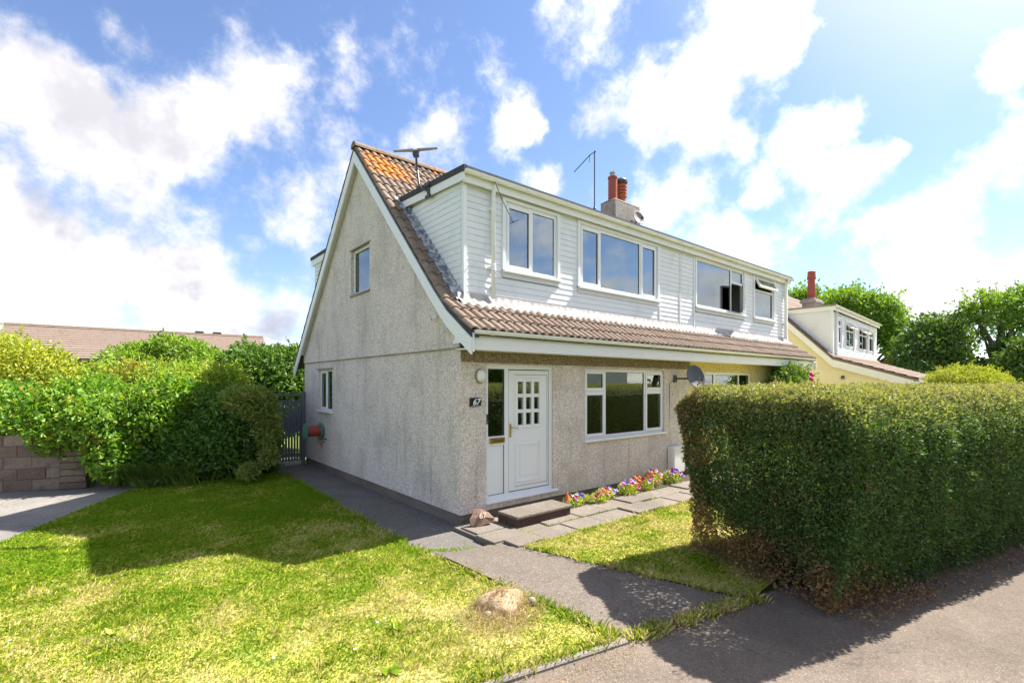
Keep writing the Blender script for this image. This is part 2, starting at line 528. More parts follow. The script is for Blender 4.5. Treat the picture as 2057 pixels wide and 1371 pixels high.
def m_glass(name, ior=2.0, tint=(.90, .95, .96)):
    m, k, out = mat_new(name)
    g = k.n('ShaderNodeBsdfGlossy'); g.inputs['Roughness'].default_value = .0
    g.inputs['Color'].default_value = (.88, .98, 1, 1)
    t = k.n('ShaderNodeBsdfTransparent'); t.inputs['Color'].default_value = tint + (1,)
    fr = k.n('ShaderNodeFresnel'); fr.inputs['IOR'].default_value = ior
    p = geo(k).outputs['Position']
    bn = k.n('ShaderNodeBump'); bn.inputs['Strength'].default_value = .012; bn.inputs['Distance'].default_value = .05
    k.l(k.noise(p, 1.8, 2), bn.inputs['Height']); k.l(bn.outputs[0], g.inputs['Normal'])
    mx = k.n('ShaderNodeMixShader')
    k.l(fr.outputs[0], mx.inputs[0]); k.l(t.outputs[0], mx.inputs[1]); k.l(g.outputs[0], mx.inputs[2])
    k.l(mx.outputs[0], out.inputs['Surface'])
m_glass('glass', 3.4)
m_glass('glass_obscure', 1.8, (.45, .5, .5))

def m_leaf(name, cols, patch=None, patch_scale=2., patch_lo=.55, patch_hi=.68, trans=.35, gloss=.035, rough=.6, tip=None):
    """leaf colours vary leaf by leaf; patch adds areas of another kind of foliage (dead, new growth)"""
    m, k, out = mat_new(name)
    g = geo(k)
    p = g.outputs['Position']
    rr = g.outputs['Random Per Island']
    c = k.mix(k.smooth(rr, 0., .6), cols[0], cols[1])
    c = k.mix(k.smooth(rr, .6, 1.), c, cols[2])
    c = k.mix(k.math('MULTIPLY', k.smooth(k.noise(p, 1.2, 4), .35, .7), .5), c, cols[1])
    c = k.mix(k.math('MULTIPLY', k.smooth(k.noise(p, 2.7, 5, .65), .52, .70), .45), c, cols[2])
    if patch is not None:
        q = k.math('ADD', k.noise(p, patch_scale, 5, .65), k.math('MULTIPLY_ADD', rr, .12, -.06))
        c = k.mix(k.smooth(q, patch_lo, patch_hi), c, patch)
    if tip is not None: c = tip(k, p, rr, c)
    d = k.n('ShaderNodeBsdfDiffuse'); k.val(c, d.inputs['Color'])
    t = k.n('ShaderNodeBsdfTranslucent')
    k.l(k.mix(1., c, (1.25, 1.25, .6), 'MULTIPLY'), t.inputs['Color'])
    mx = k.n('ShaderNodeMixShader'); mx.inputs[0].default_value = trans
    k.l(d.outputs[0], mx.inputs[1]); k.l(t.outputs[0], mx.inputs[2])
    gl = k.n('ShaderNodeBsdfGlossy'); gl.inputs['Roughness'].default_value = rough; gl.inputs['Color'].default_value = (.8, .85, .9, 1)
    m2 = k.n('ShaderNodeMixShader'); m2.inputs[0].default_value = gloss
    k.l(mx.outputs[0], m2.inputs[1]); k.l(gl.outputs[0], m2.inputs[2])
    k.l(m2.outputs[0], out.inputs['Surface'])
    return m

HO = Vector((1.42, -4.67, 0))           # hedge: near front corner
HS = Vector((.975, -.22, 0)).normalized()
HT = Vector((.22, .975, 0)).normalized()

def hedge_tip(k, p, rr, c):
    # dead brown twigs low on the end face and along the garden corner; pale young growth on the clipped top
    sp = k.n('ShaderNodeSeparateXYZ'); k.l(p, sp.inputs[0])
    top = k.smooth(k.math('ADD', sp.outputs[2], k.math('MULTIPLY_ADD', rr, .5, -.25)), 1.72, 2.1)
    c = k.mix(k.math('MULTIPLY', top, .9), c, (.42, .40, .13))
    s = k.vmath('DOT_PRODUCT', k.vmath('SUBTRACT', p, tuple(HO)), tuple(HS))
    t = k.vmath('DOT_PRODUCT', k.vmath('SUBTRACT', p, tuple(HO)), tuple(HT))
    n = k.noise(p, 2.6, 5, .7)
    low = k.math('ADD', k.lin(sp.outputs[2], 0., .75, .55, -.2), k.lin(s, 0., 1.6, .25, -.35))
    low = k.math('ADD', low, k.lin(t, 0, 2., -.15, .25))
    edge = k.math('ADD', k.lin(s, -.45, .25, .42, -.1), k.lin(t, 1.2, 2.3, -.25, .25))
    a = k.math('MAXIMUM', low, edge)
    br = k.smooth(k.math('ADD', k.math('ADD', a, n), k.math('MULTIPLY_ADD', rr, .35, -.17)), .78, 1.0)
    c = k.mix(br, c, (.33, .20, .085))
    spot = k.smooth(k.math('ADD', k.noise(p, 3.3, 4, .7), k.math('MULTIPLY_ADD', rr, .1, -.05)), .66, .72)
    c = k.mix(k.math('MULTIPLY', spot, .7), c, (.28, .17, .07))
    return c
m_leaf('hedge_leaf', ((0.040, 0.092, 0.022), (0.085, 0.160, 0.032), (0.17, 0.25, 0.05)), trans=.3, gloss=.035, rough=.55, tip=hedge_tip)
m_leaf('golden_leaf', ((0.250, 0.338, 0.025), (0.450, 0.475, 0.037), (0.625, 0.587, 0.088)), patch=(0.125, 0.250, 0.025), patch_lo=.5, patch_hi=.7, trans=.4)
m_leaf('creeper_leaf', ((0.085, 0.231, 0.014), (0.185, 0.363, 0.022), (0.37, 0.47, 0.035)), patch=(0.576, 0.352, 0.056), patch_scale=2.6, patch_lo=.60, patch_hi=.72, trans=.4, gloss=.035)
m_leaf('mid_leaf', ((0.13, 0.280, 0.021), (0.30, 0.43, 0.031), (0.50, 0.50, 0.045)), patch=(0.528, 0.336, 0.080), patch_scale=1.8, patch_lo=.56, patch_hi=.70, trans=.4, gloss=.035)
m_leaf('feather_leaf', ((0.116, 0.247, 0.021), (0.232, 0.379, 0.031), (0.348, 0.461, 0.047)), trans=.4, gloss=.035)
m_leaf('laurel_leaf', ((0.055, 0.14, 0.02), (0.11, 0.23, 0.026), (0.19, 0.31, 0.036)), trans=.3, gloss=.035, rough=.55)
m_leaf('pieris_leaf', ((0.116, 0.214, 0.031), (0.232, 0.313, 0.052), (0.418, 0.412, 0.094)), patch=(0.480, 0.192, 0.096), patch_scale=2.8, patch_lo=.60, patch_hi=.7, trans=.3, gloss=.035)
m_leaf('darkgreen_leaf', ((0.056, 0.140, 0.019), (0.112, 0.214, 0.023), (0.190, 0.313, 0.031)), trans=.35, gloss=.035)
m_leaf('tree_leaf', ((0.116, 0.231, 0.021), (0.197, 0.330, 0.029), (0.302, 0.412, 0.042)), trans=.4, gloss=.035)
m_leaf('tree_leaf_dark', ((0.062, 0.132, 0.024), (0.111, 0.193, 0.033), (0.189, 0.280, 0.049)), trans=.35, gloss=.035)
m_leaf('conifer_leaf', ((0.228, 0.312, 0.024), (0.384, 0.432, 0.036), (0.504, 0.504, 0.072)), trans=.3, gloss=.035)
m_leaf('iris_leaf', ((0.070, 0.165, 0.021), (0.139, 0.231, 0.031), (0.255, 0.313, 0.052)), trans=.3, gloss=.035)
m_leaf('rose_leaf', ((0.070, 0.148, 0.021), (0.139, 0.231, 0.031), (0.232, 0.313, 0.042)), trans=.3)
m_leaf('petunia_leaf', ((0.232, 0.330, 0.031), (0.394, 0.461, 0.052), (0.580, 0.544, 0.083)), trans=.3)
m_leaf('straw_leaf', ((0.345, 0.241, 0.127), (0.483, 0.356, 0.196), (0.598, 0.460, 0.265)), trans=.3, gloss=.035)
m_leaf('brown_leaf', ((0.17, 0.09, 0.045), (0.27, 0.155, 0.08), (0.38, 0.25, 0.14)), trans=.2, gloss=.035)
m_leaf('weed_leaf', ((0.162, 0.313, 0.021), (0.302, 0.428, 0.031), (0.464, 0.494, 0.052)), trans=.35)

def m_grass(name, ground=False):
    m, k, out = mat_new(name)
    g = geo(k)
    p = g.outputs['Position']
    q = k.n('ShaderNodeMapping'); q.inputs['Scale'].default_value = (1, 1, 0); k.l(p, q.inputs[0])
    p2 = q.outputs[0]
    a = k.noise(p2, 1.5, 6, .65)
    b = k.noise(p2, .55, 3, .5)
    rr = g.outputs['Random Per Island']
    f = k.math('ADD', k.math('MULTIPLY', a, .95), k.math('MULTIPLY_ADD', b, .55, -.20))
    f = k.math('ADD', f, k.math('MULTIPLY_ADD', rr, .30, -.15))
    sep = k.n('ShaderNodeSeparateXYZ'); k.l(p, sep.inputs[0])
    # lawn scorched towards the pavement; the house shadow's green painted in farther back
    f = k.math('ADD', f, k.lin(sep.outputs[1], -3., 4.5, .05, -.20))
    green = k.mix(rr, (.16, .29, .014), (.25, .37, .025))
    straw = k.mix(rr, (.58, .51, .17), (.70, .60, .29))
    mid = k.mix(rr, (.40, .44, .04), (.50, .50, .07))
    c = k.mix(k.smooth(f, .44, .56), green, mid)
    c = k.mix(k.smooth(f, .56, .70), c, straw)
    deep = k.smooth(k.noise(p2, 2.9, 5, .7), .60, .68)
    c = k.mix(k.math('MULTIPLY', deep, .7), c, (.15, .28, .018))
    d = k.n('ShaderNodeBsdfDiffuse'); k.l(c, d.inputs['Color'])
    if ground:
        c2 = k.mix(.45, c, (.30, .25, .11))
        k.l(c2, d.inputs['Color'])
        bn = k.n('ShaderNodeBump'); bn.inputs['Strength'].default_value = .6; bn.inputs['Distance'].default_value = .02
        k.l(k.noise(p, 60, 4), bn.inputs['Height']); k.l(bn.outputs[0], d.inputs['Normal'])
        k.l(d.outputs[0], out.inputs['Surface'])
    else:
        t = k.n('ShaderNodeBsdfTranslucent'); k.l(c, t.inputs['Color'])
        mx = k.n('ShaderNodeMixShader'); mx.inputs[0].default_value = .4
        k.l(d.outputs[0], mx.inputs[1]); k.l(t.outputs[0], mx.inputs[2])
        k.l(mx.outputs[0], out.inputs['Surface'])
m_grass('grass_blade'); m_grass('grass_ground', True)
m_plain('far_ground', (.10, .15, .03), 1., .4, .08)

M = MATS
# ------------------------------------------------------------------ ground
def sheet(name, poly, mat, zf, kind='structure', sub=0):
    """flat or gently sloping sheet; zf is a height or a function of (x, y)"""
    z = zf if callable(zf) else (lambda x, y: zf)
    mb = MB(); mb.add([(x, y, z(x, y)) for x, y in poly], [tuple(range(len(poly)))])
    return tag(mb.build(name, mat), kind=kind)

gr = sheet('ground', [(-400, -400), (600, -400), (600, 600), (-400, 600)], M['far_ground'], -.06)
# pavement runs along the hedge line; the road lies beyond it, behind the camera
def hl(s, t):   # hedge-line coordinates -> xy
    v = HO + HS * s + HT * t
    return (v.x, v.y)
sheet('pavement', [hl(-40, .72), hl(60, .72), hl(60, -2.2), hl(-40, -2.2)], M['pavement'], -.012)
sheet('road', [hl(-60, -2.3), hl(90, -2.3), hl(90, -8.5), hl(-60, -8.5)], M['road'], -.13)
kmb = MB(); kx = frame((HO.x, HO.y, 0), HS, HT)
kmb.bbox(-40, 60, -2.32, -2.19, -.3, -.004, .012, kx)
tag(kmb.build('road_kerb', M['kerb']), kind='structure')

def slope_front(x, y):          # the front garden falls from the paving to the pavement
    return .075 * min(1, max(0, (y + 3.7) / 2.4))
path_poly = [(-.93, -.98), (-.25, -1.06), (.02, -1.40), (.88, -3.86), (-.70, -3.50)]
sheet('concrete_path', path_poly, M['path_concrete'], lambda x, y: slope_front(x, y) - .012)
sheet('side_path', [(-1.02, -.36), (-.93, -.97), (-.25, -1.055), (-.10, 0.0), (.1, .1), (.1, 9.), (-.88, 9.), (-.88, 5.9)], M['side_path'], -.004)
lawn_poly = [(-1.04, -.36), (-.89, 5.9), (-.87, 6.7), (-2.6, 6.75), (-3.3, 6.55), (-3.7, 6.2), (-4.3, 5.1), (-5.15, 3.33), (-6.4, 1.6), (-8.5, -1.2), (-8.5, -2.35), (-2.05, -3.19), (-.70, -3.50), (-.95, -1.0)]
sheet('lawn', lawn_poly, M['grass_ground'], .004)
lawn2_poly = [(.03, -1.42), (6.2, -1.55), (6.2, -3.0), (2.6, -2.5), (1.6, -3.80), (.90, -3.84)]
sheet('front_lawn', [(.03, -1.42), (6.2, -1.55), (6.2, -3.6), (.90, -3.84)], M['grass_ground'], lambda x, y: slope_front(x, y) - .004)
sheet('driveway', [(-2.9, 6.85), (-3.3, 6.55), (-3.7, 6.2), (-4.3, 5.1), (-5.15, 3.33), (-6.4, 1.6), (-8.5, -1.2), (-14, -1.2), (-14, 11.4), (-5.7, 8.1), (-4.1, 7.55)], M['drive'], -.006)
sheet('soil_bed', [(-.9, 6.4), (-.87, 9.), (-8, 14), (-14, 14), (-14, 11.3), (-5.7, 7.9), (-4.2, 7.35), (-3.2, 6.35)], M['soil'], -.014)
sheet('planting_strip', [(1.7, -.02), (6.3, -.02), (6.3, -.5), (1.7, -.5)], M['soil'], .062)
sheet('back_lawn', [(-8, 9.), (30, 9.), (30, 24), (-8, 24)], M['grass_ground'], -.03)
sheet('neighbour_lawn', [(6.2, -.4), (40, -.4), (40, -13), (6.2, -4.2)], M['grass_ground'], -.02)

# edging stones between lawn and pavement
ed = thing('edging_kerb', (-2, -3.2, 0), 'low concrete edging strip between the lawn and the pavement', 'kerb')
a = Vector((-.70, -3.545, 0)); b = Vector((-6.2, -2.43, 0)); dv = (b - a).normalized()
E_ = frame(a, dv, Vector((-dv.y, dv.x, 0)))
for i in range(6):
    mb = MB(); mb.bbox(i * .92 + .004, i * .92 + .914, -.03, .035, -.15, .018 + .006 * math.sin(i * 2.1), .012, E_)
    mb.build('edging_stone', M['kerb'], ed)

# paving slabs beside the front wall
pv = thing('front_paving', (1, -.8, 0), 'raised paving slabs in front of the front door, with mossy joints', 'paving')
slabs = []
slabs += [(-.13, .44, -.62, -.20, 0), (-.19, .44, -1.05, -.635, 0), (-.05, .44, -1.38, -1.065, 0)]
def row(y0, y1, xs, dx=0): 
    for x0, x1 in zip(xs[:-1], xs[1:]): slabs.append((x0 + dx, x1 + dx, y0, y1, 0))
row(-.94, -.50, [.455, .92, 1.62, 2.25, 2.9, 3.5, 4.1, 4.7, 5.3, 5.9, 6.5])
row(-1.40, -.955, [.455, 1.1, 1.72, 2.45, 3.1, 3.7, 4.3, 4.9, 5.5, 6.1, 6.6])
slabs += [(.455, .62, -.485, -.04, 0), (.63, 1.5, -.485, -.04, 0)]
for i, (x0, x1, y0, y1, _) in enumerate(slabs):
    t = .07 + .010 * math.sin(i * 3.7) + .006 * math.sin(i * 1.3)
    mb = MB(); mb.bbox(x0 + .008, x1 - .008, y0 + .008, y1 - .008, -.05, t, .008)
    o = mb.build('slab', M['slab'], pv)
    o.rotation_euler = (.004 * math.sin(i * 5.1), .004 * math.sin(i * 2.3), 0)
base = MB(); base.box(-.16, 6.55, -1.39, -.03, -.05, .045); base.build('bedding', M['mortar'], pv)

st = thing('door_step', (1.03, -.5, .07), 'rough concrete doorstep slab in front of the white door', 'step')
mb = MB(); mb.bbox(.46, 1.60, -.76, -.30, .18, .225, .01); mb.build('tread', M['step'], st)
mb = MB(); mb.box(.475, 1.58, -.735, -.30, .05, .181); mb.build('riser', M['step_side'], st)

# rock with house number
rk = thing('number_rock', (.16, -.32, .08), 'jagged brown rock with the number 67 painted on it, by the wall corner', 'rock')
rb = MB()
prof = [(-.17, .0), (-.05, -.02), (.16, .02), (.20, .07), (.13, .17), (.0, .23), (-.10, .24), (-.13, .16), (-.18, .10)]
RM = Matrix.Translation((.14, -.36, .09)) @ Matrix.Rotation(R(-16), 4, 'Z') @ Matrix.Rotation(R(-26), 4, 'X')
n = len(prof)
vs = [(u, -.0 - .012 * math.sin(i * 2.7), z) for i, (u, z) in enumerate(prof)] + [(u * .86, .10 + .02 * math.sin(i * 1.9), z * .9 + .01) for i, (u, z) in enumerate(prof)] + [(0, -.035, .11)]
fs = [(i, (i + 1) % n, 2 * n) for i in range(n)] + [tuple(range(2 * n - 1, n - 1, -1))] + [(i, i + n, (i + 1) % n + n, (i + 1) % n) for i in range(n)]
rb.add(vs, fs, RM); rb.build('stone', M['rock'], rk)

def text_obj(txt, size, mat, parent, MX, shear=.0, ext=.002, name='number'):
    cu = bpy.data.curves.new('t', 'FONT'); cu.body = txt; cu.size = size; cu.extrude = ext; cu.shear = shear
    cu.align_x = 'CENTER'; cu.align_y = 'CENTER'; cu.offset = size * .015
    ob = bpy.data.objects.new('t', cu); COL.objects.link(ob)
    dg = bpy.context.evaluated_depsgraph_get()
    me = bpy.data.meshes.new_from_object(ob.evaluated_get(dg))
    bpy.data.objects.remove(ob); bpy.data.curves.remove(cu)
    me.name = name; me.materials.clear(); me.materials.append(mat)
    me.transform(MX)
    return link(name, me, parent)
text_obj('67', .115, M['number_pale'], rk, RM @ Matrix.Translation((.01, -.041, .12)) @ Matrix.Rotation(R(90), 4, 'X'), .1, .004)

# ------------------------------------------------------------------ the semi-detached pair
L67, LEND = 6.34, 12.62
DEP = 7.52
EY, EZ = -.50, 2.90         # tile surface at the front eaves
KY, KZ = .26, 3.42          # where the dormer front stands on the roof
RY, RZ = 3.72, 7.04         # ridge
BY, BZ = 8.0, 2.62          # rear eaves
def roofz(y):
    if y <= KY: return EZ + (y - EY) * (KZ - EZ) / (KY - EY)
    if y <= RY: return KZ + (y - KY) * (RZ - KZ) / (RY - KY)
    return RZ + (y - RY) * (BZ - RZ) / (BY - RY)

h67 = thing('house', (0, 0, 0), 'grey pebbledashed house with white boarded dormer, white front door and the number 67', 'house')
hnb = thing('house', (L67, 0, 0), 'adjoining half of the pair with yellow front wall, behind the hedge', 'house')

FR = frame((0, 0, 0), (1, 0, 0), (0, 1, 0))              # front wall: u = x
GB = frame((0, 0, 0), (0, -1, 0), (1, 0, 0))             # gable: u = -y

def band_wall(mb, zs, left, right, openings, d0, d1, MX):
    """wall split into bands at the given heights; left/right give the ends at height z"""
    e = 1e-5
    for z0, z1 in zip(zs[:-1], zs[1:]):
        cuts = sorted([(o[0], o[1]) for o in openings if o[2] < z1 - e and o[3] > z0 + e])
        L0, L1, R0, R1 = left(z0 + e), left(z1 - e), right(z0 + e), right(z1 - e)
        cur0, cur1 = L0, L1
        for c0, c1 in cuts:
            mb.prism([(cur0, z0), (c0, z0), (c0, z1), (cur1, z1)], d0, d1, MX); cur0 = cur1 = c1
        mb.prism([(cur0, z0), (R0, z0), (R1, z1), (cur1, z1)], d0, d1, MX)

def quant(o, lo, hi): return sorted({lo, hi} | {z for q in o for z in q[2:4] if lo < z < hi})

# windows -----------------------------------------------------------
def pane_box(parent, MX, u0, u1, z0, z1, d, mat='glass'):
    mb = MB(); mb.box(u0, u1, d, d + .012, z0, z1, MX)
    return mb.build('pane', M[mat], parent)

def window(parent, MX, u0, u1, z0, z1, cols, dep=.05, fw=.055, sash=.05, sill=None, handle=None, skip_open=None, glass='glass'):
    """upvc window. cols: list of (width share, [(height share, 'f' fixed | 'o' opening | 'x' hole left for an open sash)]) from the top down"""
    fr_ = MB(); d0, d1 = dep, dep + .07
    fr_.bbox(u0, u0 + fw, d0, d1, z0, z1, .005, MX); fr_.bbox(u1 - fw, u1, d0, d1, z0, z1, .005, MX)
    fr_.box(u0 + fw, u1 - fw, d0, d1, z0, z0 + fw, MX); fr_.box(u0 + fw, u1 - fw, d0, d1, z1 - fw, z1, MX)
    wsum = sum(c[0] for c in cols); iw = u1 - u0 - fw * (len(cols) + 1)
    root = fr_ ; cells = []
    u = u0 + fw
    for ci, (ws, rows) in enumerate(cols):
        w = iw * ws / wsum
        if ci < len(cols) - 1: fr_.box(u + w, u + w + fw, d0 + .004, d1, z0 + fw, z1 - fw, MX)
        hsum = sum(r[0] for r in rows); ih = z1 - z0 - fw * (len(rows) + 1)
        zt = z1 - fw
        for ri, (hs, kind) in enumerate(rows):
            h = ih * hs / hsum
            if ri < len(rows) - 1: fr_.box(u, u + w, d0 + .004, d1, zt - h - fw, zt - h, MX)
            cells.append((u, u + w, zt - h, zt, kind)); zt -= h + fw
        u += w + fw
    win = fr_.build('window', M['upvc'], parent)
    for (a0, a1, b0, b1, kind) in cells:
        if kind == 'x': continue
        if kind == 'o':
            s_ = MB(); e0, e1 = d0 - .014, d1 - .01; o_ = .012
            s_.bbox(a0 - o_, a0 + sash - o_, e0, e1, b0 - o_, b1 + o_, .004, MX); s_.bbox(a1 - sash + o_, a1 + o_, e0, e1, b0 - o_, b1 + o_, .004, MX)
            s_.box(a0 + sash - o_, a1 - sash + o_, e0, e1, b0 - o_, b0 + sash - o_, MX); s_.box(a0 + sash - o_, a1 - sash + o_, e0, e1, b1 - sash + o_, b1 + o_, MX)
            s_.build('sash', M['upvc'], win)
            i = sash - o_; g0 = d0 + .012
        else: i = 0; g0 = d0 + .018
        gk = MB(); t = .007
        gk.box(a0 + i, a0 + i + t, g0 - .002, g0 + .02, b0 + i, b1 - i, MX); gk.box(a1 - i - t, a1 - i, g0 - .002, g0 + .02, b0 + i, b1 - i, MX)
        gk.box(a0 + i + t, a1 - i - t, g0 - .002, g0 + .02, b0 + i, b0 + i + t, MX); gk.box(a0 + i + t, a1 - i - t, g0 - .002, g0 + .02, b1 - i - t, b1 - i, MX)
        gk.build('gasket', M['gasket'], win)
        pane_box(win, MX, a0 + i + t, a1 - i - t, b0 + i + t, b1 - i - t, g0 + .004, glass)
    if sill:
        sm, out_, th, ext = sill
        mb = MB(); mb.bbox(u0 - ext, u1 + ext, -out_, dep + .01, z0 - th, z0 - .001, .006, MX)
        mb.build('sill', M[sm], win)
    return win, cells

def open_sash(win, MX, hinge, w, h, ang, axis, sash=.05):
    """an opened light: hinge = local origin (u, d, z); swings about 'z' (side hung) or 'x' (top hung)"""
    T = MX @ Matrix.Translation(hinge) @ Matrix.Rotation(ang, 4, 'Z' if axis == 'z' else 'X')
    s_ = MB()
    z0, z1 = (0, h) if axis == 'z' else (-h, 0)
    s_.bbox(0, sash, -.025, .03, z0, z1, .004, T); s_.bbox(w - sash, w, -.025, .03, z0, z1, .004, T)
    s_.box(sash, w - sash, -.025, .03, z0, z0 + sash, T); s_.box(sash, w - sash, -.025, .03, z1 - sash, z1, T)
    s_.build('open_sash', M['upvc'], win)
    mb = MB(); mb.box(sash, w - sash, -.004, .008, z0 + sash, z1 - sash, T); mb.build('pane', M['glass'], win)

# gable wall ---------------------------------------------------------
gwin = (-4.20, -3.24, 4.02, 4.96)      # u0,u1,z0,z1  (u = -y)
gwin2 = (-6.38, -5.42, 1.47, 2.47)
TU = .15                                # roof build-up above the wall head (vertical)
def yfront(z):      # front end of the gable at height z
    lo = roofz(0) - TU
    if z <= lo: return 0.
    if z <= KZ - TU: return (z - lo) / (KZ - TU - lo) * KY
    return KY + (z - KZ + TU) / (RZ - KZ) * (RY - KY)
def yback(z):
    lo = roofz(DEP) - TU
    if z <= lo: return DEP
    return BY - (z - BZ + TU) / (RZ - BZ) * (BY - RY)
PL = .17
zs = sorted({PL, 2.67} | set(gwin[2:]) | set(gwin2[2:]) | {roofz(0) - TU, KZ - TU, roofz(DEP) - TU, RZ - TU - .002})
mb = MB()
zl = [z for z in zs if z <= 2.67]; zu = [z for z in zs if z >= 2.67]
band_wall(mb, zl, lambda z: -yback(z), lambda z: -yfront(z), [gwin2], 0, .28, GB)
band_wall(mb, zu, lambda z: -yback(z), lambda z: -yfront(z) - (0 if z > 3.3 else 0), [gwin], -.022, .28, GB)
mb.build('gable_wall', M['dash'], h67)
mb = MB(); mb.prism([(-DEP, 2.655), (.012, 2.655), (.012, 2.672), (-DEP, 2.672)], -.03, .0, GB); mb.build('drip_bead', M['sill_stone'], h67)
mb = MB(); mb.box(.03, L67, .03, DEP - .03, -.3, PL + .01); mb.build('plinth', M['plinth'], h67)
win, _ = window(h67, GB, gwin[0] + .0, gwin[1], gwin[2], gwin[3], [(1, [(1, 'f')])], dep=.045, fw=.05, sill=('sill_stone', .05, .05, .03))
win2, _ = window(h67, GB, gwin2[0], gwin2[1], gwin2[2], gwin2[3], [(1, [(1, 'o')]), (1, [(1, 'f')])], dep=.05, fw=.05, sill=('upvc', .06, .04, .03))
for g in (gwin, gwin2):
    mb = MB(); mb.box(g[0] - .06, g[1] + .05, -.035, .0, g[3], g[3] + .03, GB); mb.build('drip_bead', M['sill_stone'], h67)

# front wall of 67 ---------------------------------------------------
door = (.48, 1.93, .30, 2.43)
fwin = (2.74, 5.32, 1.09, 2.41)
def front_wall(parent, x0, x1, ops, mat, mat_top, zt=2.98):
    zz = sorted({PL, 2.455} | {z for o in ops for z in o[2:4] if PL < z < 2.455})
    mb = MB(); band_wall(mb, zz, lambda z: x0, lambda z: x1, ops, 0, .28, FR); mb.build('front_wall', M[mat], parent)
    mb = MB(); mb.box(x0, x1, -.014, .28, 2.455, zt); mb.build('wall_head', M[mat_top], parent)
front_wall(h67, .283, L67, [door, fwin], 'dash', 'dash_dark')
mb = MB(); mb.box(.0, .2825, -.014, -.0005, 2.456, 2.98); mb.build('wall_corner_head', M['dash_dark'], h67)
mb = MB(); mb.box(.483, 1.93, .02, .28, PL, .30); mb.build('threshold_wall', M['plinth'], h67)
win3, cells = window(h67, FR, fwin[0], fwin[1], fwin[2], fwin[3], [(.52, [(.3, 'o'), (.7, 'o')]), (1.2, [(1, 'f')]), (.56, [(.3, 'o'), (.7, 'o')])], dep=.04, fw=.055, sash=.052, sill=('upvc', .06, .045, .04))
for c in (cells[1],):
    mb = MB(); mb.tube([(c[1] - .03, -.0 + .10, c[2] + .36), (c[1] - .035, .12, c[2] + .44), (c[1] - .02, .12, c[2] + .52)], .009, 6); mb.build('handle', M['white_plastic'], win3)

# interior shell so that the rooms behind the panes are dark
def room(parent, x0, x1, y0, y1, z0, z1):
    mb = MB()
    mb.box(x0, x1, y1, y1 + .05, z0, z1); mb.box(x0 - .05, x0, y0, y1, z0, z1); mb.box(x1, x1 + .05, y0, y1, z0, z1)
    mb.box(x0 - .05, x1 + .05, y0, y1 + .05, z1, z1 + .05)
    mb.build('room_wall', M['plaster'], parent)
    mb = MB(); mb.box(x0 - .05, x1 + .05, y0, y1 + .05, z0 - .05, z0); mb.build('room_floor', M['carpet'], parent)
room(h67, .34, 2.3, .285, 4.8, .2, 2.5); room(h67, 2.42, 6.2, .285, 4.5, .2, 2.5)
room(h67, .34, 2.3, 4.9, 7.2, .2, 2.5)
room(h67, .4, 2.5, .34, 2.3, 3.5, 5.28); room(h67, 2.6, 6.2, .34, 2.3, 3.5, 5.28); room(h67, .3, 3.2, 2.42, 5.6, 2.9, 5.1)
room(hnb, 6.5, 10.0, .285, 4.5, .2, 2.5); room(hnb, 6.5, 9.95, .34, 2.3, 3.5, 5.28); room(hnb, 10.05, 12.3, .34, 2.3, 3.5, 5.28)

# front door ---------------------------------------------------------
dr = MB(); D0, D1 = .03, .10
u0, u1, z0, z1 = door
dr.bbox(u0, u0 + .055, D0, D1, z0, z1, .004, FR); dr.bbox(u1 - .07, u1, D0, D1, z0, z1, .004, FR)
dr.box(u0 + .055, u1 - .07, D0, D1, z1 - .065, z1, FR); dr.box(u0 + .055, u1 - .07, D0, D1, z0, z0 + .07, FR)
dr.box(.865, .945, D0, D1, z0 + .07, z1 - .065, FR)                      # mullion
dr.box(u0 + .055, .865, D0 + .005, D1, 1.155, 1.30, FR)                    # letter plate rail
dfrm = dr.build('door_frame', M['upvc'], h67)
mb = MB(); mb.bbox(u0 - .03, u1 + .09, -.055, .06, z0 - .035, z0 + .004, .006, FR); mb.build('door_sill', M['upvc'], dfrm)
pane_box(dfrm, FR, .542, .858, 1.307, 2.358, .058)
gk = MB()
for (a0, a1, b0, b1) in ((.535, .542, 1.30, 2.365), (.858, .865, 1.30, 2.365), (.542, .858, 1.30, 1.307), (.542, .858, 2.358, 2.365)): gk.box(a0, a1, .045, .07, b0, b1, FR)
gk.build('gasket', M['gasket'], dfrm)
mb = MB(); mb.box(.54, .86, .058, .075, .376, 1.15, FR); mb.build('side_panel', M['upvc'], dfrm)
gk = MB(); gk.box(.859, .8655, .050, .06, .372, 1.153, FR); gk.box(.536, .859, .050, .06, .3695, .376, FR); gk.build('gasket', M['gasket'], dfrm)
mb = MB(); mb.bbox(.56, .86, .012, .04, 1.19, 1.275, .006, FR); lp = mb.build('letter_box', M['brass'], dfrm)
mb = MB(); mb.bbox(.585, .835, .004, .014, 1.207, 1.258, .004, FR); mb.build('flap', M['brass'], lp)
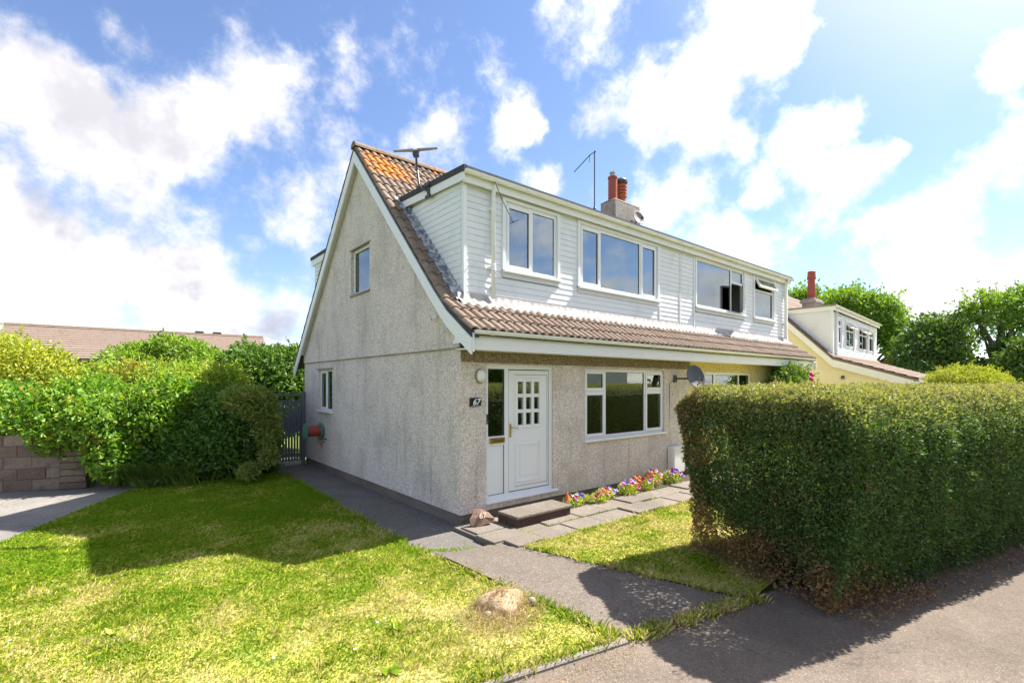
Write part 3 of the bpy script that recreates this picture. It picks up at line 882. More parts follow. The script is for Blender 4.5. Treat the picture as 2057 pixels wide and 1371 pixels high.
# door leaf with nine small panes
lf = MB(); a0, a1, b0, b1 = .965, 1.845, .385, 2.35
po = (1.12, 1.66, 1.42, 2.19)     # pane block
lf.box(a0, po[0], .045, .09, b0, b1, FR); lf.box(po[1], a1, .045, .09, b0, b1, FR)
lf.box(po[0], po[1], .045, .09, po[3], b1, FR); lf.box(po[0], po[1], .045, .09, b0, po[2], FR)
leaf_ = lf.build('door', M['upvc'], h67)
gk = MB(); gk.box(a0 + .12, a1 - .028, .0435, .046, b1 - .075, b1 - .069, FR); gk.box(a1 - .034, a1 - .028, .0435, .046, b0 + .06, b1 - .075, FR); gk.box(a0 + .12, a1 - .034, .0435, .046, b0 + .06, b0 + .066, FR)
gk.build('gasket', M['gasket'], leaf_)
mold = MB()
pw = (po[1] - po[0]) / 3; ph = (po[3] - po[2]) / 3
for i in range(4):
    x = po[0] + i * pw; mold.bbox(x - .03, x + .03, .028, .075, po[2] - .03, po[3] + .03, .008, FR)
for j in range(4):
    z = po[2] + j * ph
    for i in range(3): mold.bbox(po[0] + i * pw + .0295, po[0] + (i + 1) * pw - .0295, .03, .075, z - .03, z + .03, .008, FR)
mold.build('glazing_bars', M['upvc'], leaf_)
for i in range(3):
    for j in range(3):
        pane_box(leaf_, FR, po[0] + i * pw + .02, po[0] + (i + 1) * pw - .02, po[2] + j * ph + .02, po[2] + (j + 1) * ph - .02, .062, 'glass')
pn = MB(); q = (1.10, 1.68, .50, 1.16)
for (x0, x1, y0, y1) in ((q[0], q[0] + .05, q[2], q[3]), (q[1] - .05, q[1], q[2], q[3]), (q[0] + .05, q[1] - .05, q[2], q[2] + .05), (q[0] + .05, q[1] - .05, q[3] - .05, q[3])):
    pn.bbox(x0, x1, .030, .050, y0, y1, .009, FR)
pn.bbox(q[0] + .10, q[1] - .10, .034, .050, q[2] + .10, q[3] - .10, .010, FR)
pn.build('raised_panel', M['upvc'], leaf_)
hd = MB(); hd.bbox(.98, 1.005, .025, .045, 1.26, 1.48, .005, FR); hd.tube([(.992, .03, 1.42), (.992, -.015, 1.42), (1.03, -.03, 1.42), (1.11, -.03, 1.415)], .009, 8)
hd.build('handle', M['brass'], leaf_)
for z in (.55, 1.25, 2.1):
    mb = MB(); mb.tube([(1.853, .03, z - .04), (1.853, .03, z + .04)], .012, 8); mb.build('hinge', M['upvc'], leaf_)

# things on the front wall
sg = thing('number_sign', (.27, -.01, 1.79), 'small black slate sign reading 67 beside the front door', 'sign')
mb = MB(); pr = [(.16, 1.785), (.27, 1.78), (.36, 1.787), (.362, 1.84), (.375, 1.86), (.36, 1.915), (.25, 1.92), (.165, 1.915)]
mb.prism(pr, -.022, -.002, FR); mb.build('plate', M['slate_sign'], sg)
text_obj('67', .13, M['number_white'], sg, FR @ Matrix.Translation((.268, -.024, 1.85)) @ Matrix.Rotation(R(90), 4, 'X'), .3, .0015)
mb = MB(); mb.box(.19, .345, -.0245, -.0215, 1.793, 1.797); mb.build('underline', M['number_white'], sg)
bl = thing('doorbell', (.505, .02, 1.58), 'slim black doorbell on the left door frame', 'doorbell')
mb = MB(); mb.bbox(.49, .522, .005, .032, 1.50, 1.655, .008); mb.build('case', M['black_plastic'], bl)
mb = MB(); mb.lathe([(.011, 0), (.011, .004), (.004, .005)], 12, Matrix.Translation((.506, .005, 1.535)) @ Matrix.Rotation(R(90), 4, 'X')); mb.build('button', M['grey_metal'], bl)
lm = thing('wall_lamp', (.36, -.02, 2.25), 'round cream bulkhead lamp above the number sign', 'lamp')
mb = MB(); mb.lathe([(.085, 0), (.085, .025), (.075, .03)], 20, Matrix.Translation((.345, -.001, 2.25)) @ Matrix.Rotation(R(90), 4, 'X') @ Matrix.Scale(1.35, 4, (0, 1, 0))); mb.build('base', M['sill_stone'], lm)
mb = MB(); mb.lathe([(.072, .028), (.07, .06), (.055, .09), (.03, .10)], 20, Matrix.Translation((.345, -.001, 2.25)) @ Matrix.Rotation(R(90), 4, 'X') @ Matrix.Scale(1.35, 4, (0, 1, 0))); mb.build('diffuser', M['white_plastic'], lm, True)

mt = thing('meter_box', (5.62, -.1, .16), 'white plastic meter box low on the front wall beside the hedge', 'meter box')
mb = MB(); mb.bbox(5.42, 5.88, -.16, -.002, .16, .74, .02); mb.build('cabinet', M['white_plastic'], mt)
mb = MB(); mb.bbox(5.45, 5.85, -.168, -.16, .19, .71, .003); mb.build('door', M['white_plastic'], mt)
mb = MB(); mb.lathe([(.012, 0), (.012, .008)], 10, Matrix.Translation((5.81, -.168, .45)) @ Matrix.Rotation(R(90), 4, 'X')); mb.build('latch', M['black_plastic'], mt)

def dish(name, O, aim, r, label, mat, wall_pt, cat='satellite dish'):
    t = thing(name, O, label, cat)
    aim = Vector(aim).normalized(); O = Vector(O)
    MX = Matrix.Translation(O) @ aim.to_track_quat('Z', 'Y').to_matrix().to_4x4() @ Matrix.Scale(1.12, 4, (0, 1, 0))
    pr = [(r * i / 8, .22 * r * (i / 8) ** 2) for i in range(1, 9)]
    mb = MB(); mb.lathe(pr + [(r * 1.02, .22 * r - .004), (r * .98, .22 * r - .02)] + [(r * i / 8, .22 * r * (i / 8) ** 2 - .018) for i in range(7, 0, -1)], 28, MX, cap=True)
    mb.build('reflector', mat, t, True)
    W_ = Vector(wall_pt)
    mb = MB(); mb.tube([O - aim * .02, O - aim * .10, Vector((W_.x, (W_.y + O.y) / 2, W_.z)), W_], .02, 8)
    mb.build('arm', M['dark_metal'], t)
    mb = MB(); mb.box(W_.x - .05, W_.x + .05, W_.y - .03, W_.y, W_.z - .08, W_.z + .08); mb.build('bracket', M['dark_metal'], t)
    lo = O - Vector((0, 0, r * 1.02)); tip = O + aim * r * 1.1 - Vector((0, 0, r * .55))
    mb = MB(); mb.tube([lo, tip], .011, 6); mb.build('feed_arm', M['dark_metal'], t)
    mb = MB(); mb.tube([tip + aim * .03, tip - aim * .06], [.022, .03], 10); mb.build('receiver', M['dark_metal'], t)
    return t
dish('satellite_dish', (5.86, -.40, 2.27), (-.30, -.9, .30), .235, 'dark grey satellite dish on the front wall above the hedge', M['dish_grey'], (5.72, 0, 2.24))
cb = MB(); cb.tube([(5.70, -.02, 2.20), (5.60, -.012, 2.17), (5.50, -.012, 2.13), (5.50, -.012, .80)], .006, 5)
tag(cb.build('dish_cable', M['cable']), 'thin black cable running down the front wall from the satellite dish', 'cable')

# ------------------------------------------------------------------ roof
VX = -.15                       # verge line
TW, GA = .33, .315              # tile width (two rolls) and gauge
def tile_mesh(name, mat, w=TW, ln=GA + .07, amp=.020, tilt=.028, segs=6):
    vs = []; fs = []
    nu = segs * 2 + 1
    prof = []
    for i in range(nu):
        x = w * i / (nu - 1)
        ph = 2 * math.pi * (i % segs if i < nu - 1 else segs) / segs
        prof.append((x, amp * (math.sin(ph - .9) + .25 * math.sin(2 * ph - .6))))
    for v, lift in ((0, tilt), (ln, 0)):
        for x, h in prof: vs.append((x, v, h + lift))
    for x, h in prof: vs.append((x, 0.0, h + tilt - .026))
    for x, h in prof: vs.append((x, ln, h - .02))
    for i in range(nu - 1):
        fs.append((i, i + 1, nu + i + 1, nu + i))
        fs.append((2 * nu + i, 2 * nu + i + 1, i + 1, i))
    fs.append((0, nu, 3 * nu, 2 * nu)); fs.append((nu - 1, 3 * nu - 1, 4 * nu - 1, 2 * nu - 1))
    me = bpy.data.meshes.new(name); me.from_pydata(vs, [], fs); me.materials.append(mat)
    return me
TM = tile_mesh('tile', M['tile'])

def lay_tiles(parent, x0, ncol, p0, p1, nrow, me=TM, sx=1.0, start=0):
    """rows of tiles from the point p0=(y,z) up to p1 along a roof slope running in x"""
    dy, dz = p1[0] - p0[0], p1[1] - p0[1]
    ln = math.hypot(dy, dz); ty, tz = dy / ln, dz / ln
    nrm = Vector((0, -tz, ty)); up = Vector((0, ty, tz))
    if nrm.z < 0: nrm = -nrm
    X = Vector((1, 0, 0))
    if X.cross(up).dot(nrm) < 0: X = -X
    g = ln / nrow
    for r in range(nrow):
        for c in range(ncol):
            xx = x0 + c * TW * sx + (TW * sx if X.x < 0 else 0)
            pos = Vector((xx, p0[0] + ty * g * r, p0[1] + tz * g * r)) + nrm * (.004 * math.sin(c * 2.3 + r * 5.1))
            MX = Matrix.Identity(4)
            for i in range(3):
                MX[i][0] = X[i] * sx; MX[i][1] = up[i]; MX[i][2] = nrm[i]; MX[i][3] = pos[i]
            MX = MX @ Matrix.Rotation(.006 * math.sin(c * 7.1 + r * 3.3), 4, 'Z')
            link('tile', me, parent, MX)

def rows_between(p0, p1): return max(1, round(math.hypot(p1[0] - p0[0], p1[1] - p0[1]) / GA))

def roof_deck(parent, x0, x1, mat='felt'):
    o = .03
    mb = MB()
    pts = [(EY + .02, EZ - o), (KY, KZ - o), (RY, RZ - o), (BY, BZ - o)]
    poly = pts + [(y, z - .06) for y, z in reversed(pts)]
    n = len(poly)
    mb.add([(x0, y, z) for y, z in poly] + [(x1, y, z) for y, z in poly],
           [tuple(range(n - 1, -1, -1))] if False else [] + [(i, (i + 1) % n, (i + 1) % n + n, i + n) for i in range(n)] + [(0, 7, 6, 1), (1, 6, 5, 2), (2, 5, 4, 3), (8, 9, 14, 15), (9, 10, 13, 14), (10, 11, 12, 13)])
    return mb.build('roof', M[mat], parent)

deck = roof_deck(h67, VX + .03, L67)
sx67 = (L67 - VX) / (20 * TW)
lay_tiles(deck, VX, 20, (EY, EZ), (KY, KZ), 3, sx=sx67)               # skirt roof below the dormer
DTZ = 5.50                                                             # dormer roof meets the main roof
ytop = KY + (DTZ - KZ) / (RZ - KZ) * (RY - KY)
lay_tiles(deck, VX, 1, (KY, KZ), (ytop, DTZ), 9, sx=1.05)             # strip between verge and dormer cheek
lay_tiles(deck, VX, 20, (ytop, DTZ), (RY, RZ), 7, sx=sx67)            # upper slope
lay_tiles(deck, VX, 1, (BY, BZ), (RY, RZ), 19, sx=1.05)              # rear slope verge
# ridge tiles
for i in range(14):
    mb = MB(); x0 = VX - .02 + i * .465
    pr = [(.125 * math.cos(a), .125 * math.sin(a)) for a in [math.pi * j / 8 for j in range(9)]]
    vs = [(x0, RY + y, RZ - .055 + z) for y, z in pr] + [(x0 + .46, RY + y, RZ - .06 + z) for y, z in pr]
    mb.add(vs, [(j, j + 1, j + 10, j + 9) for j in range(8)] + [tuple(range(9))])
    mb.build('ridge_tile', M['tile'], deck)
# verge: undercloak and bargeboards
def barge(parent, pts, xo, th, top, bot, name, mat):
    mb = MB()
    for (y0, z0), (y1, z1) in zip(pts[:-1], pts[1:]):
        mb.add([(xo, y0, z0 - top), (xo, y1, z1 - top), (xo, y1, z1 - bot), (xo, y0, z0 - bot), (xo + th, y0, z0 - top), (xo + th, y1, z1 - top), (xo + th, y1, z1 - bot), (xo + th, y0, z0 - bot)],
               [(0, 1, 2, 3), (4, 7, 6, 5), (0, 4, 5, 1), (3, 2, 6, 7), (0, 3, 7, 4), (1, 5, 6, 2)])
    return mb.build(name, M[mat], parent)
vp = [(EY + .01, EZ), (KY - .1, roofz(KY - .1)), (KY + .3, roofz(KY + .3)), (RY, RZ)]
barge(h67, vp, VX + .012, .13, .035, .12, 'undercloak', 'felt')
barge(h67, vp, VX - .005, .03, .125, .36, 'bargeboard', 'fascia')
rp = [(RY, RZ), (BY, BZ)]
barge(h67, rp, VX + .012, .13, .035, .12, 'undercloak', 'felt')
barge(h67, rp, VX - .005, .03, .125, .36, 'bargeboard', 'fascia')
# soffit between bargeboard and gable
barge(h67, [(0.0, roofz(0)), (KY, KZ), (RY, RZ), (DEP, roofz(DEP))], VX + .025, .13, .22, .235, 'verge_soffit', 'fascia')
# boxed end of the eaves
mb = MB(); mb.prism([(.50, 2.58), (.50, 2.84), (.14, 3.0), (-.02, 2.72), (.44, 2.72)], VX + .026, VX + .05, GB); mb.build('eaves_end', M['fascia'], h67)

def gutter(parent, x0, x1, y, z, r=.056, name='gutter'):
    """half round gutter with brackets and joints, open at the top"""
    mb = MB(); n = 10
    pr = [(-r * math.cos(math.pi * j / n), -r * math.sin(math.pi * j / n)) for j in range(n + 1)]
    pr2 = [(a * .92, b * .92) for a, b in pr]
    poly = pr + pr2[::-1]
    m_ = len(poly)
    vs = [(x0, y + a, z + b) for a, b in poly] + [(x1, y + a, z + b) for a, b in poly]
    mb.add(vs, [(i, i + m_, (i + 1) % m_ + m_, (i + 1) % m_) for i in range(m_)] + [tuple(range(n + 1)), tuple(range(m_ + n, m_ - 1, -1))])
    g = mb.build(name, M['upvc'], parent)
    k_ = int((x1 - x0) / .95)
    for i in range(k_ + 1):
        xx = x0 + .28 + (x1 - x0 - .5) * i / max(1, k_)
        w = .035 if i % 2 else .06
        mb = MB(); rr_ = r * 1.13
        pr_ = [(-rr_ * math.cos(math.pi * j / n), -rr_ * math.sin(math.pi * j / n)) for j in range(n + 1)]
        pq = pr_ + [(a * .90, b * .90) for a, b in pr_[::-1]]
        mb.add([(xx, y + a, z + b) for a, b in pq] + [(xx + w, y + a, z + b) for a, b in pq], [(j, j + m_, (j + 1) % m_ + m_, (j + 1) % m_) for j in range(m_)])
        mb.box(xx, xx + w, y + r, y + r + .03, z - .06, z + .0)
        mb.build('bracket', M['upvc'], g)
    return g

def eaves(parent, x0, x1):
    mb = MB(); mb.box(x0, x1, -.43, -.405, 2.615, 2.86); mb.build('fascia', M['fascia'], parent)
    mb = MB(); mb.box(x0, x1, -.405, .0, 2.63, 2.645); mb.build('soffit', M['fascia'], parent)
    gutter(parent, x0, x1, -.49, 2.885)
eaves(h67, VX + .06, L67 - .002); eaves(hnb, L67 + .002, LEND + .12)

# ------------------------------------------------------------------ dormers
def board_row(parent, MX, z, segs, h=.098, d0=-.018):
    for a0, a1 in segs:
        if a1 - a0 < .03: continue
        mb = MB()   # lap board: bottom edge proud, top tucked under
        mb.add([(a0, d0 - .003, z), (a1, d0 - .003, z), (a1, d0 + .006, z + h), (a0, d0 + .006, z + h), (a0, .02, z), (a1, .02, z), (a1, .02, z + h), (a0, .02, z + h)],
               [(0, 1, 2, 3), (0, 4, 5, 1), (3, 2, 6, 7), (0, 3, 7, 4), (1, 5, 6, 2)], MX)
        mb.build('board', M['board'], parent)

def dormer_front(parent, x0, x1, yd, zb, zt, wins, MX, strips=()):
    mb = MB(); zz = sorted({zb, zt} | {z for o in wins for z in o[2:4]})
    band_wall(mb, zz, lambda z: x0, lambda z: x1, wins, .02, .075, MX)
    dm = mb.build('dormer', M['board'], parent)
    nrow = round((zt - zb) / .1); h = (zt - zb) / nrow
    ex = [(w[0] - .06, w[1] + .06, w[2] - .13, w[3] + .05) for w in wins]
    for r in range(nrow):
        z = zb + r * h; segs = [(x0 + .05, x1)]
        for e in sorted(ex):
            if e[2] < z + h * .6 and e[3] > z + h * .4:
                ns = []
                for a0, a1 in segs:
                    if e[0] > a0: ns.append((a0, min(a1, e[0])))
                    if e[1] < a1: ns.append((max(a0, e[1]), a1))
                segs = [q for q in ns if q[1] > q[0]]
        board_row(dm, MX, z, segs, h - .002)
    return dm

def trim(parent, MX, w, lead=True):
    u0, u1, z0, z1 = w
    mb = MB()
    mb.box(u0 - .06, u0, -.045, .03, z0 - .03, z1 + .05, MX); mb.box(u1, u1 + .06, -.045, .03, z0 - .03, z1 + .05, MX)
    mb.box(u0, u1, -.045, .03, z1, z1 + .05, MX)
    mb.build('surround', M['upvc'], parent)
    if lead:
        mb = MB(); mb.add([(u0 - .05, -.032, z0 - .04), (u1 + .05, -.032, z0 - .04), (u1 + .05, -.038, z0 - .125), (u0 - .05, -.038, z0 - .125), (u0 - .05, .02, z0 - .04), (u1 + .05, .02, z0 - .04), (u1 + .05, .02, z0 - .125), (u0 - .05, .02, z0 - .125)],
                          [(0, 3, 2, 1), (3, 7, 6, 2), (0, 4, 7, 3), (1, 2, 6, 5)], MX)
        mb.build('apron_flashing', M['upvc_grey'], parent)

DX0, DYF = .22, .26
DM = frame((0, DYF, 0), (1, 0, 0), (0, 1, 0))
w1 = (1.04, 2.26, 4.02, 5.17); w2 = (2.86, 5.41, 3.98, 5.18)
w3 = (7.05, 9.56, 4.02, 5.22); w4 = (10.2, 11.5, 4.02, 5.22)
ZB, ZT = 3.47, 5.30
d67 = dormer_front(h67, DX0, L67 - .004, DYF, ZB, ZT, [w1, w2], DM)
dnb = dormer_front(hnb, L67, LEND - .16, DYF, ZB, ZT, [w3, w4], DM)
window(h67, DM, *w1, [(1, [(1, 'o')]), (1, [(1, 'f')])], dep=-.005, fw=.06, sill=('upvc', .085, .045, .06))
window(h67, DM, *w2, [(.55, [(1, 'o')]), (1.35, [(1, 'f')]), (.55, [(1, 'o')])], dep=-.005, fw=.06, sill=('upvc', .085, .045, .06))
wn3, c3 = window(hnb, DM, *w3, [(1.45, [(1, 'f')]), (.52, [(.27, 'f'), (.73, 'x')])], dep=-.005, fw=.06, sill=('upvc', .085, .045, .06))
wn4, c4 = window(hnb, DM, *w4, [(1, [(.30, 'x'), (.70, 'f')])], dep=-.005, fw=.06, sill=('upvc', .085, .045, .06))
c = c3[-1]; open_sash(wn3, DM, (c[1], -.02, c[2]), c[1] - c[0], c[3] - c[2], R(-152), 'z')
c = c4[0]; open_sash(wn4, DM, (c[0], -.03, c[3]), c[1] - c[0], c[3] - c[2], R(-26), 'x')
for p_, w_ in ((d67, w1), (d67, w2), (dnb, w3), (dnb, w4)): trim(p_, DM, w_)
# corner posts and joint strips
mb = MB(); mb.box(DX0 - .012, DX0 + .05, -.035, .03, ZB - .1, ZT, DM); mb.build('corner_post', M['upvc'], d67)
mb = MB(); mb.box(L67 - .035, L67 - .002, -.032, .02, ZB, ZT, DM); mb.build('joint_strip', M['upvc'], d67)
mb = MB(); mb.box(6.93, 6.97, -.034, .02, ZB, ZT, DM); mb.build('joint_strip', M['upvc'], dnb)
mb = MB(); mb.box(5.475, 5.50, -.034, .02, ZB, 3.95, DM); mb.build('joint_strip', M['upvc'], d67)
mb = MB(); mb.box(LEND - .17, LEND - .10, -.034, .05, ZB - .1, ZT, DM); mb.build('corner_post', M['upvc'], dnb)
# cheek of the dormer
CK = frame((DX0, 0, 0), (0, -1, 0), (1, 0, 0))
def yroof(z): return KY + (z - KZ) / (RZ - KZ) * (RY - KY)
mb = MB(); mb.prism([(-yroof(ZT + .15), ZT + .15), (-DYF - .03, ZB - .12), (-DYF - .03, ZT + .15)], .02, .07, CK)
cheek = mb.build('dormer_cheek', M['board'], h67)
nrow = 18; h = (ZT - ZB) / nrow
for r in range(nrow):
    z = ZB + r * h
    ya, yb = yroof(z) + .02, yroof(z + h) + .02
    u1 = -DYF - .035
    mb = MB(); d0 = -.018
    mb.add([(-ya, d0 - .003, z), (u1, d0 - .003, z), (u1, d0 + .006, z + h - .002), (-yb, d0 + .006, z + h - .002), (-ya, .02, z), (u1, .02, z), (u1, .02, z + h), (-yb, .02, z + h)],
           [(0, 1, 2, 3), (0, 4, 5, 1), (3, 2, 6, 7), (0, 3, 7, 4), (1, 5, 6, 2)], CK)
    mb.build('board', M['board'], cheek)
mb = MB(); mb.box(LEND - .17, LEND - .12, DYF + .05, 2.2, ZB, ZT); mb.build('dormer_cheek', M['board'], hnb)
# lead along the cheek foot
mb = MB(); N_ = 26; vs = []; fs = []
for i in range(N_ + 1):
    y = DYF - .06 + (ytop + .12 - DYF) * i / N_
    z = roofz(y)
    wob = .02 * math.sin(i * 2.4) + .012 * math.sin(i * 1.1)
    vs += [(DX0 - .025, y, z + .16), (DX0 - .03, y, z + .06), (DX0 - .16 + wob, y - .015, z + .045 + .012 * math.sin(i * 2.9))]
for i in range(N_):
    for j in (0, 1): fs.append((i * 3 + j, i * 3 + 3 + j, i * 3 + 4 + j, i * 3 + 1 + j))
mb.add(vs, fs); mb.build('cheek_flashing', M['lead'], h67)
def apron(parent, x0, x1):
    mb = MB(); vs = []; fs = []; n = int((x1 - x0) / .0275)
    for i in range(n + 1):
        x = x0 + (x1 - x0) * i / n
        ph = 2 * math.pi * ((x - VX) / (TW * sx67 / 2)); hgt = .020 * math.sin(ph - .9)
        y0 = KY - .025; y1 = KY - .15 + .012 * math.sin(x * 9)
        vs += [(x, y0, KZ + .13), (x, y0 - .012, roofz(y0) + .055 + hgt * .6), (x, y1, roofz(y1) + .052 + hgt), (x, y1 - .003, roofz(y1) + .03 + hgt)]
    for i in range(n):
        for j in (0, 1, 2): fs.append((i * 4 + j, i * 4 + 1 + j, i * 4 + 5 + j, i * 4 + 4 + j))
    mb.add(vs, fs); mb.build('apron_flashing', M['lead_pale'], parent, True)
apron(h67, DX0 - .12, L67); apron(hnb, L67 + .001, LEND - .05)

# flat roofs
def dormer_roof(parent, x0, x1, left_open):
    zf, zb_ = 5.43, 5.56
    yb_ = ytop + .3
    mb = MB(); xs = x0
    mb.add([(xs, .13, zf), (x1, .13, zf), (x1, yb_, zb_), (xs, yb_, zb_), (xs, .13, zf - .05), (x1, .13, zf - .05), (x1, yb_, zb_ - .05), (xs, yb_, zb_ - .05)],
           [(0, 1, 2, 3), (4, 7, 6, 5), (0, 4, 5, 1), (1, 5, 6, 2), (2, 6, 7, 3), (3, 7, 4, 0)])
    # raised felt kerb along the front edge
    mb.add([(xs, .105, zf - .02), (x1, .105, zf - .02), (x1, .17, zf - .02), (xs, .17, zf - .02), (xs, .115, zf + .045), (x1, .115, zf + .045), (x1, .16, zf + .045), (xs, .16, zf + .045)],
           [(0, 1, 5, 4), (4, 5, 6, 7), (2, 3, 7, 6), (0, 4, 7, 3), (1, 2, 6, 5)])
    rf = mb.build('dormer_roof', M['felt'], parent)
    mb = MB(); mb.box(x0 + .012, x1, .15, .175, 5.235, 5.405); mb.build('fascia', M['fascia'], rf)
    mb = MB(); mb.box(x0 + .012, x1, .176, .26, 5.285, 5.30); mb.build('soffit', M['fascia'], rf)
    gutter(rf, x0 + .0, x1, .094, 5.395, .05)
    if left_open:
        mb = MB(); mb.add([(x0, .12, 5.25), (x0, ytop + .02, 5.37), (x0, ytop + .10, 5.515), (x0, .12, 5.39), (x0 + .02, .12, 5.25), (x0 + .02, ytop + .02, 5.37), (x0 + .02, ytop + .1, 5.515), (x0 + .02, .12, 5.39)],
                       [(0, 3, 2, 1), (0, 1, 5, 4), (3, 7, 6, 2), (0, 4, 7, 3), (1, 2, 6, 5), (4, 5, 6, 7)])
        mb.build('fascia', M['fascia'], rf)
        mb = MB(); mb.add([(x0 - .015, .105, 5.38), (x0 - .015, yb_ - .15, 5.51), (x0 - .015, yb_ - .10, 5.605), (x0 - .015, .105, 5.475), (x0 + .05, .105, 5.38), (x0 + .05, yb_ - .15, 5.51), (x0 + .05, yb_ - .10, 5.605), (x0 + .05, .105, 5.475)],
                       [(0, 3, 2, 1), (0, 1, 5, 4), (3, 7, 6, 2), (0, 4, 7, 3), (1, 2, 6, 5), (4, 5, 6, 7)])
        mb.build('felt_edge', M['felt'], rf)
    return rf
dormer_roof(h67, DX0 - .075, L67 - .002, True)
dormer_roof(hnb, L67 + .002, LEND - .02, False)

def downpipe(parent, pts, r=.034, clips=()):
    mb = MB(); mb.tube(pts, r, 12); p = mb.build('downpipe', M['upvc'], parent, True)
    for z, x, y in clips:
        mb = MB(); mb.tube([(x, y, z - .05), (x, y, z + .05)], r * 1.25, 12); mb.box(x - .07, x + .05, y + .01, y + .06, z - .02, z + .02); mb.build('clip', M['upvc'], p)
    return p
downpipe(h67, [(.755, .125, 5.36), (.755, .155, 5.27), (.755, .18, 5.19), (.755, .185, 3.50)], clips=((4.95, .755, .185), (4.0, .755, .185)))
downpipe(hnb, [(12.22, .10, 5.36), (12.22, .10, 5.28), (12.22, .185, 5.18), (12.22, .19, 3.52)], clips=((4.9, 12.22, .19), (4.0, 12.22, .19)))
downpipe(hnb, [(12.55, -.49, 2.84), (12.55, -.49, 2.72), (12.52, -.42, 2.60), (12.50, -.10, 2.46), (12.50, -.06, 2.36), (12.50, -.06, .1)])

# rear dormer, peeping out past the gable
mb = MB(); mb.box(DX0, L67, 5.0, 7.35, 3.2, 5.28); rd = mb.build('rear_dormer', M['board'], h67)
mb = MB(); mb.box(DX0 - .05, L67, 4.9, 7.50, 5.28, 5.44); mb.build('fascia', M['fascia'], rd)
mb = MB(); mb.box(DX0 - .07, L67, 4.9, 7.53, 5.441, 5.52); mb.build('roof_felt', M['felt'], rd)
for r in range(14):
    z = 3.9 + r * .1; mb = MB(); mb.box(DX0 - .016, DX0, 5.9, 7.33, z, z + .088); mb.build('board', M['board'], rd)
# rear roof gutter end
gutter(h67, VX, L67, BY + .03, BZ - .02)
mb = MB(); mb.box(.284, L67, DEP - .28, DEP - .002, PL, 2.9); mb.build('rear_wall', M['dash'], h67)
mb = MB(); mb.box(L67 - .06, L67 - .01, .29, DEP - .3, PL, 5.2); mb.build('party_wall', M['plaster'], h67)

# ------------------------------------------------------------------ neighbour's half
nwin = (6.92, 9.50, 1.09, 2.41)
front_wall(hnb, L67 + .001, LEND, [nwin], 'dash_yellow', 'dash_yellow')
window(hnb, FR, *nwin, [(.6, [(1, 'f')]), (1.3, [(1, 'f')]), (.6, [(1, 'f')])], dep=.05, fw=.06, sill=('upvc', .06, .045, .03))
mb = MB(); mb.box(L67, LEND, .03, DEP, -.3, PL); mb.build('plinth', M['plinth'], hnb)
deckn = roof_deck(hnb, L67 + .001, LEND + .15)
nb_cols = 19; sxn = (LEND + .15 - L67) / (nb_cols * TW)
lay_tiles(deckn, L67, nb_cols, (EY, EZ), (KY, KZ), 3, sx=sxn)
mb = MB(); mb.prism([(-DEP, PL), (-.28, PL), (-.28, 3.0), (-RY, RZ - .2), (-DEP, 2.9)], LEND - .28, LEND, GB); mb.build('gable_wall', M['dash_yellow'], hnb)
barge(hnb, vp, LEND + .15, .03, .125, .36, 'bargeboard', 'fascia')
mb = MB(); mb.add([(L67, ytop, DTZ + .05), (LEND + .1, ytop, DTZ + .05), (LEND + .1, RY, RZ + .03), (L67, RY, RZ + .03)], [(0, 1, 2, 3)]); mb.build('upper_tiles', M['tile'], deckn)

# ------------------------------------------------------------------ on the roofs
ch = thing('chimney', (7.0, 2.5, 5.8), 'pebbledashed chimney stack with two red clay pots on the party wall', 'chimney')
mb = MB(); mb.bbox(6.50, 7.62, 2.28, 2.80, 5.2, 7.12, .02); mb.build('stack', M['dash_chimney'], ch)
mb = MB()
mb.add([(6.50, 2.28, 7.12), (7.62, 2.28, 7.12), (7.62, 2.80, 7.12), (6.50, 2.80, 7.12), (6.62, 2.38, 7.20), (7.50, 2.38, 7.20), (7.50, 2.70, 7.20), (6.62, 2.70, 7.20)],
       [(0, 1, 5, 4), (1, 2, 6, 5), (2, 3, 7, 6), (3, 0, 4, 7), (4, 5, 6, 7)]); mb.build('flaunching', M['sill_stone'], ch)
p1 = Matrix.Translation((6.72, 2.54, 7.17)); p2 = Matrix.Translation((7.10, 2.54, 7.17))
mb = MB(); mb.lathe([(.125, 0), (.122, .62), (.135, .63), (.135, .67), (.10, .68)], 20, p1); a = mb.build('chimney_pot', M['terracotta'], ch, False)
mb = MB(); mb.lathe([(.075, .66), (.075, .76), (.085, .765), (.085, .80), (.06, .81)], 18, p1); mb.build('metal_liner', M['grey_metal'], a)
mb = MB()
prof = [(.10, 0), (.115, .14), (.15, .20)]
for j in range(4):
    z = .20 + j * .09; prof += [(.155, z), (.155, z + .055), (.128, z + .058), (.128, z + .088)]
prof += [(.15, .57), (.15, .60), (.12, .61)]
mb.lathe(prof, 22, p2); b = mb.build('chimney_pot', M['terracotta_orange'], ch)
mb = MB(); mb.lathe([(.165, .57), (.175, .60), (.175, .66), (.15, .68), (.12, .72), (.06, .74)], 20, p2)
for s_ in (-1, 1): mb.box(s_ * .18 - .02, s_ * .18 + .02, -.02, .02, .54, .68, p2)
mb.build('cowl', M['dark_metal'], b)
dish('satellite_dish', (7.14, 2.0, 6.66), (-.2, -.9, .3), .18, 'small weathered satellite dish at the foot of the chimney', M['dish_old'], (7.25, 2.28, 6.60))

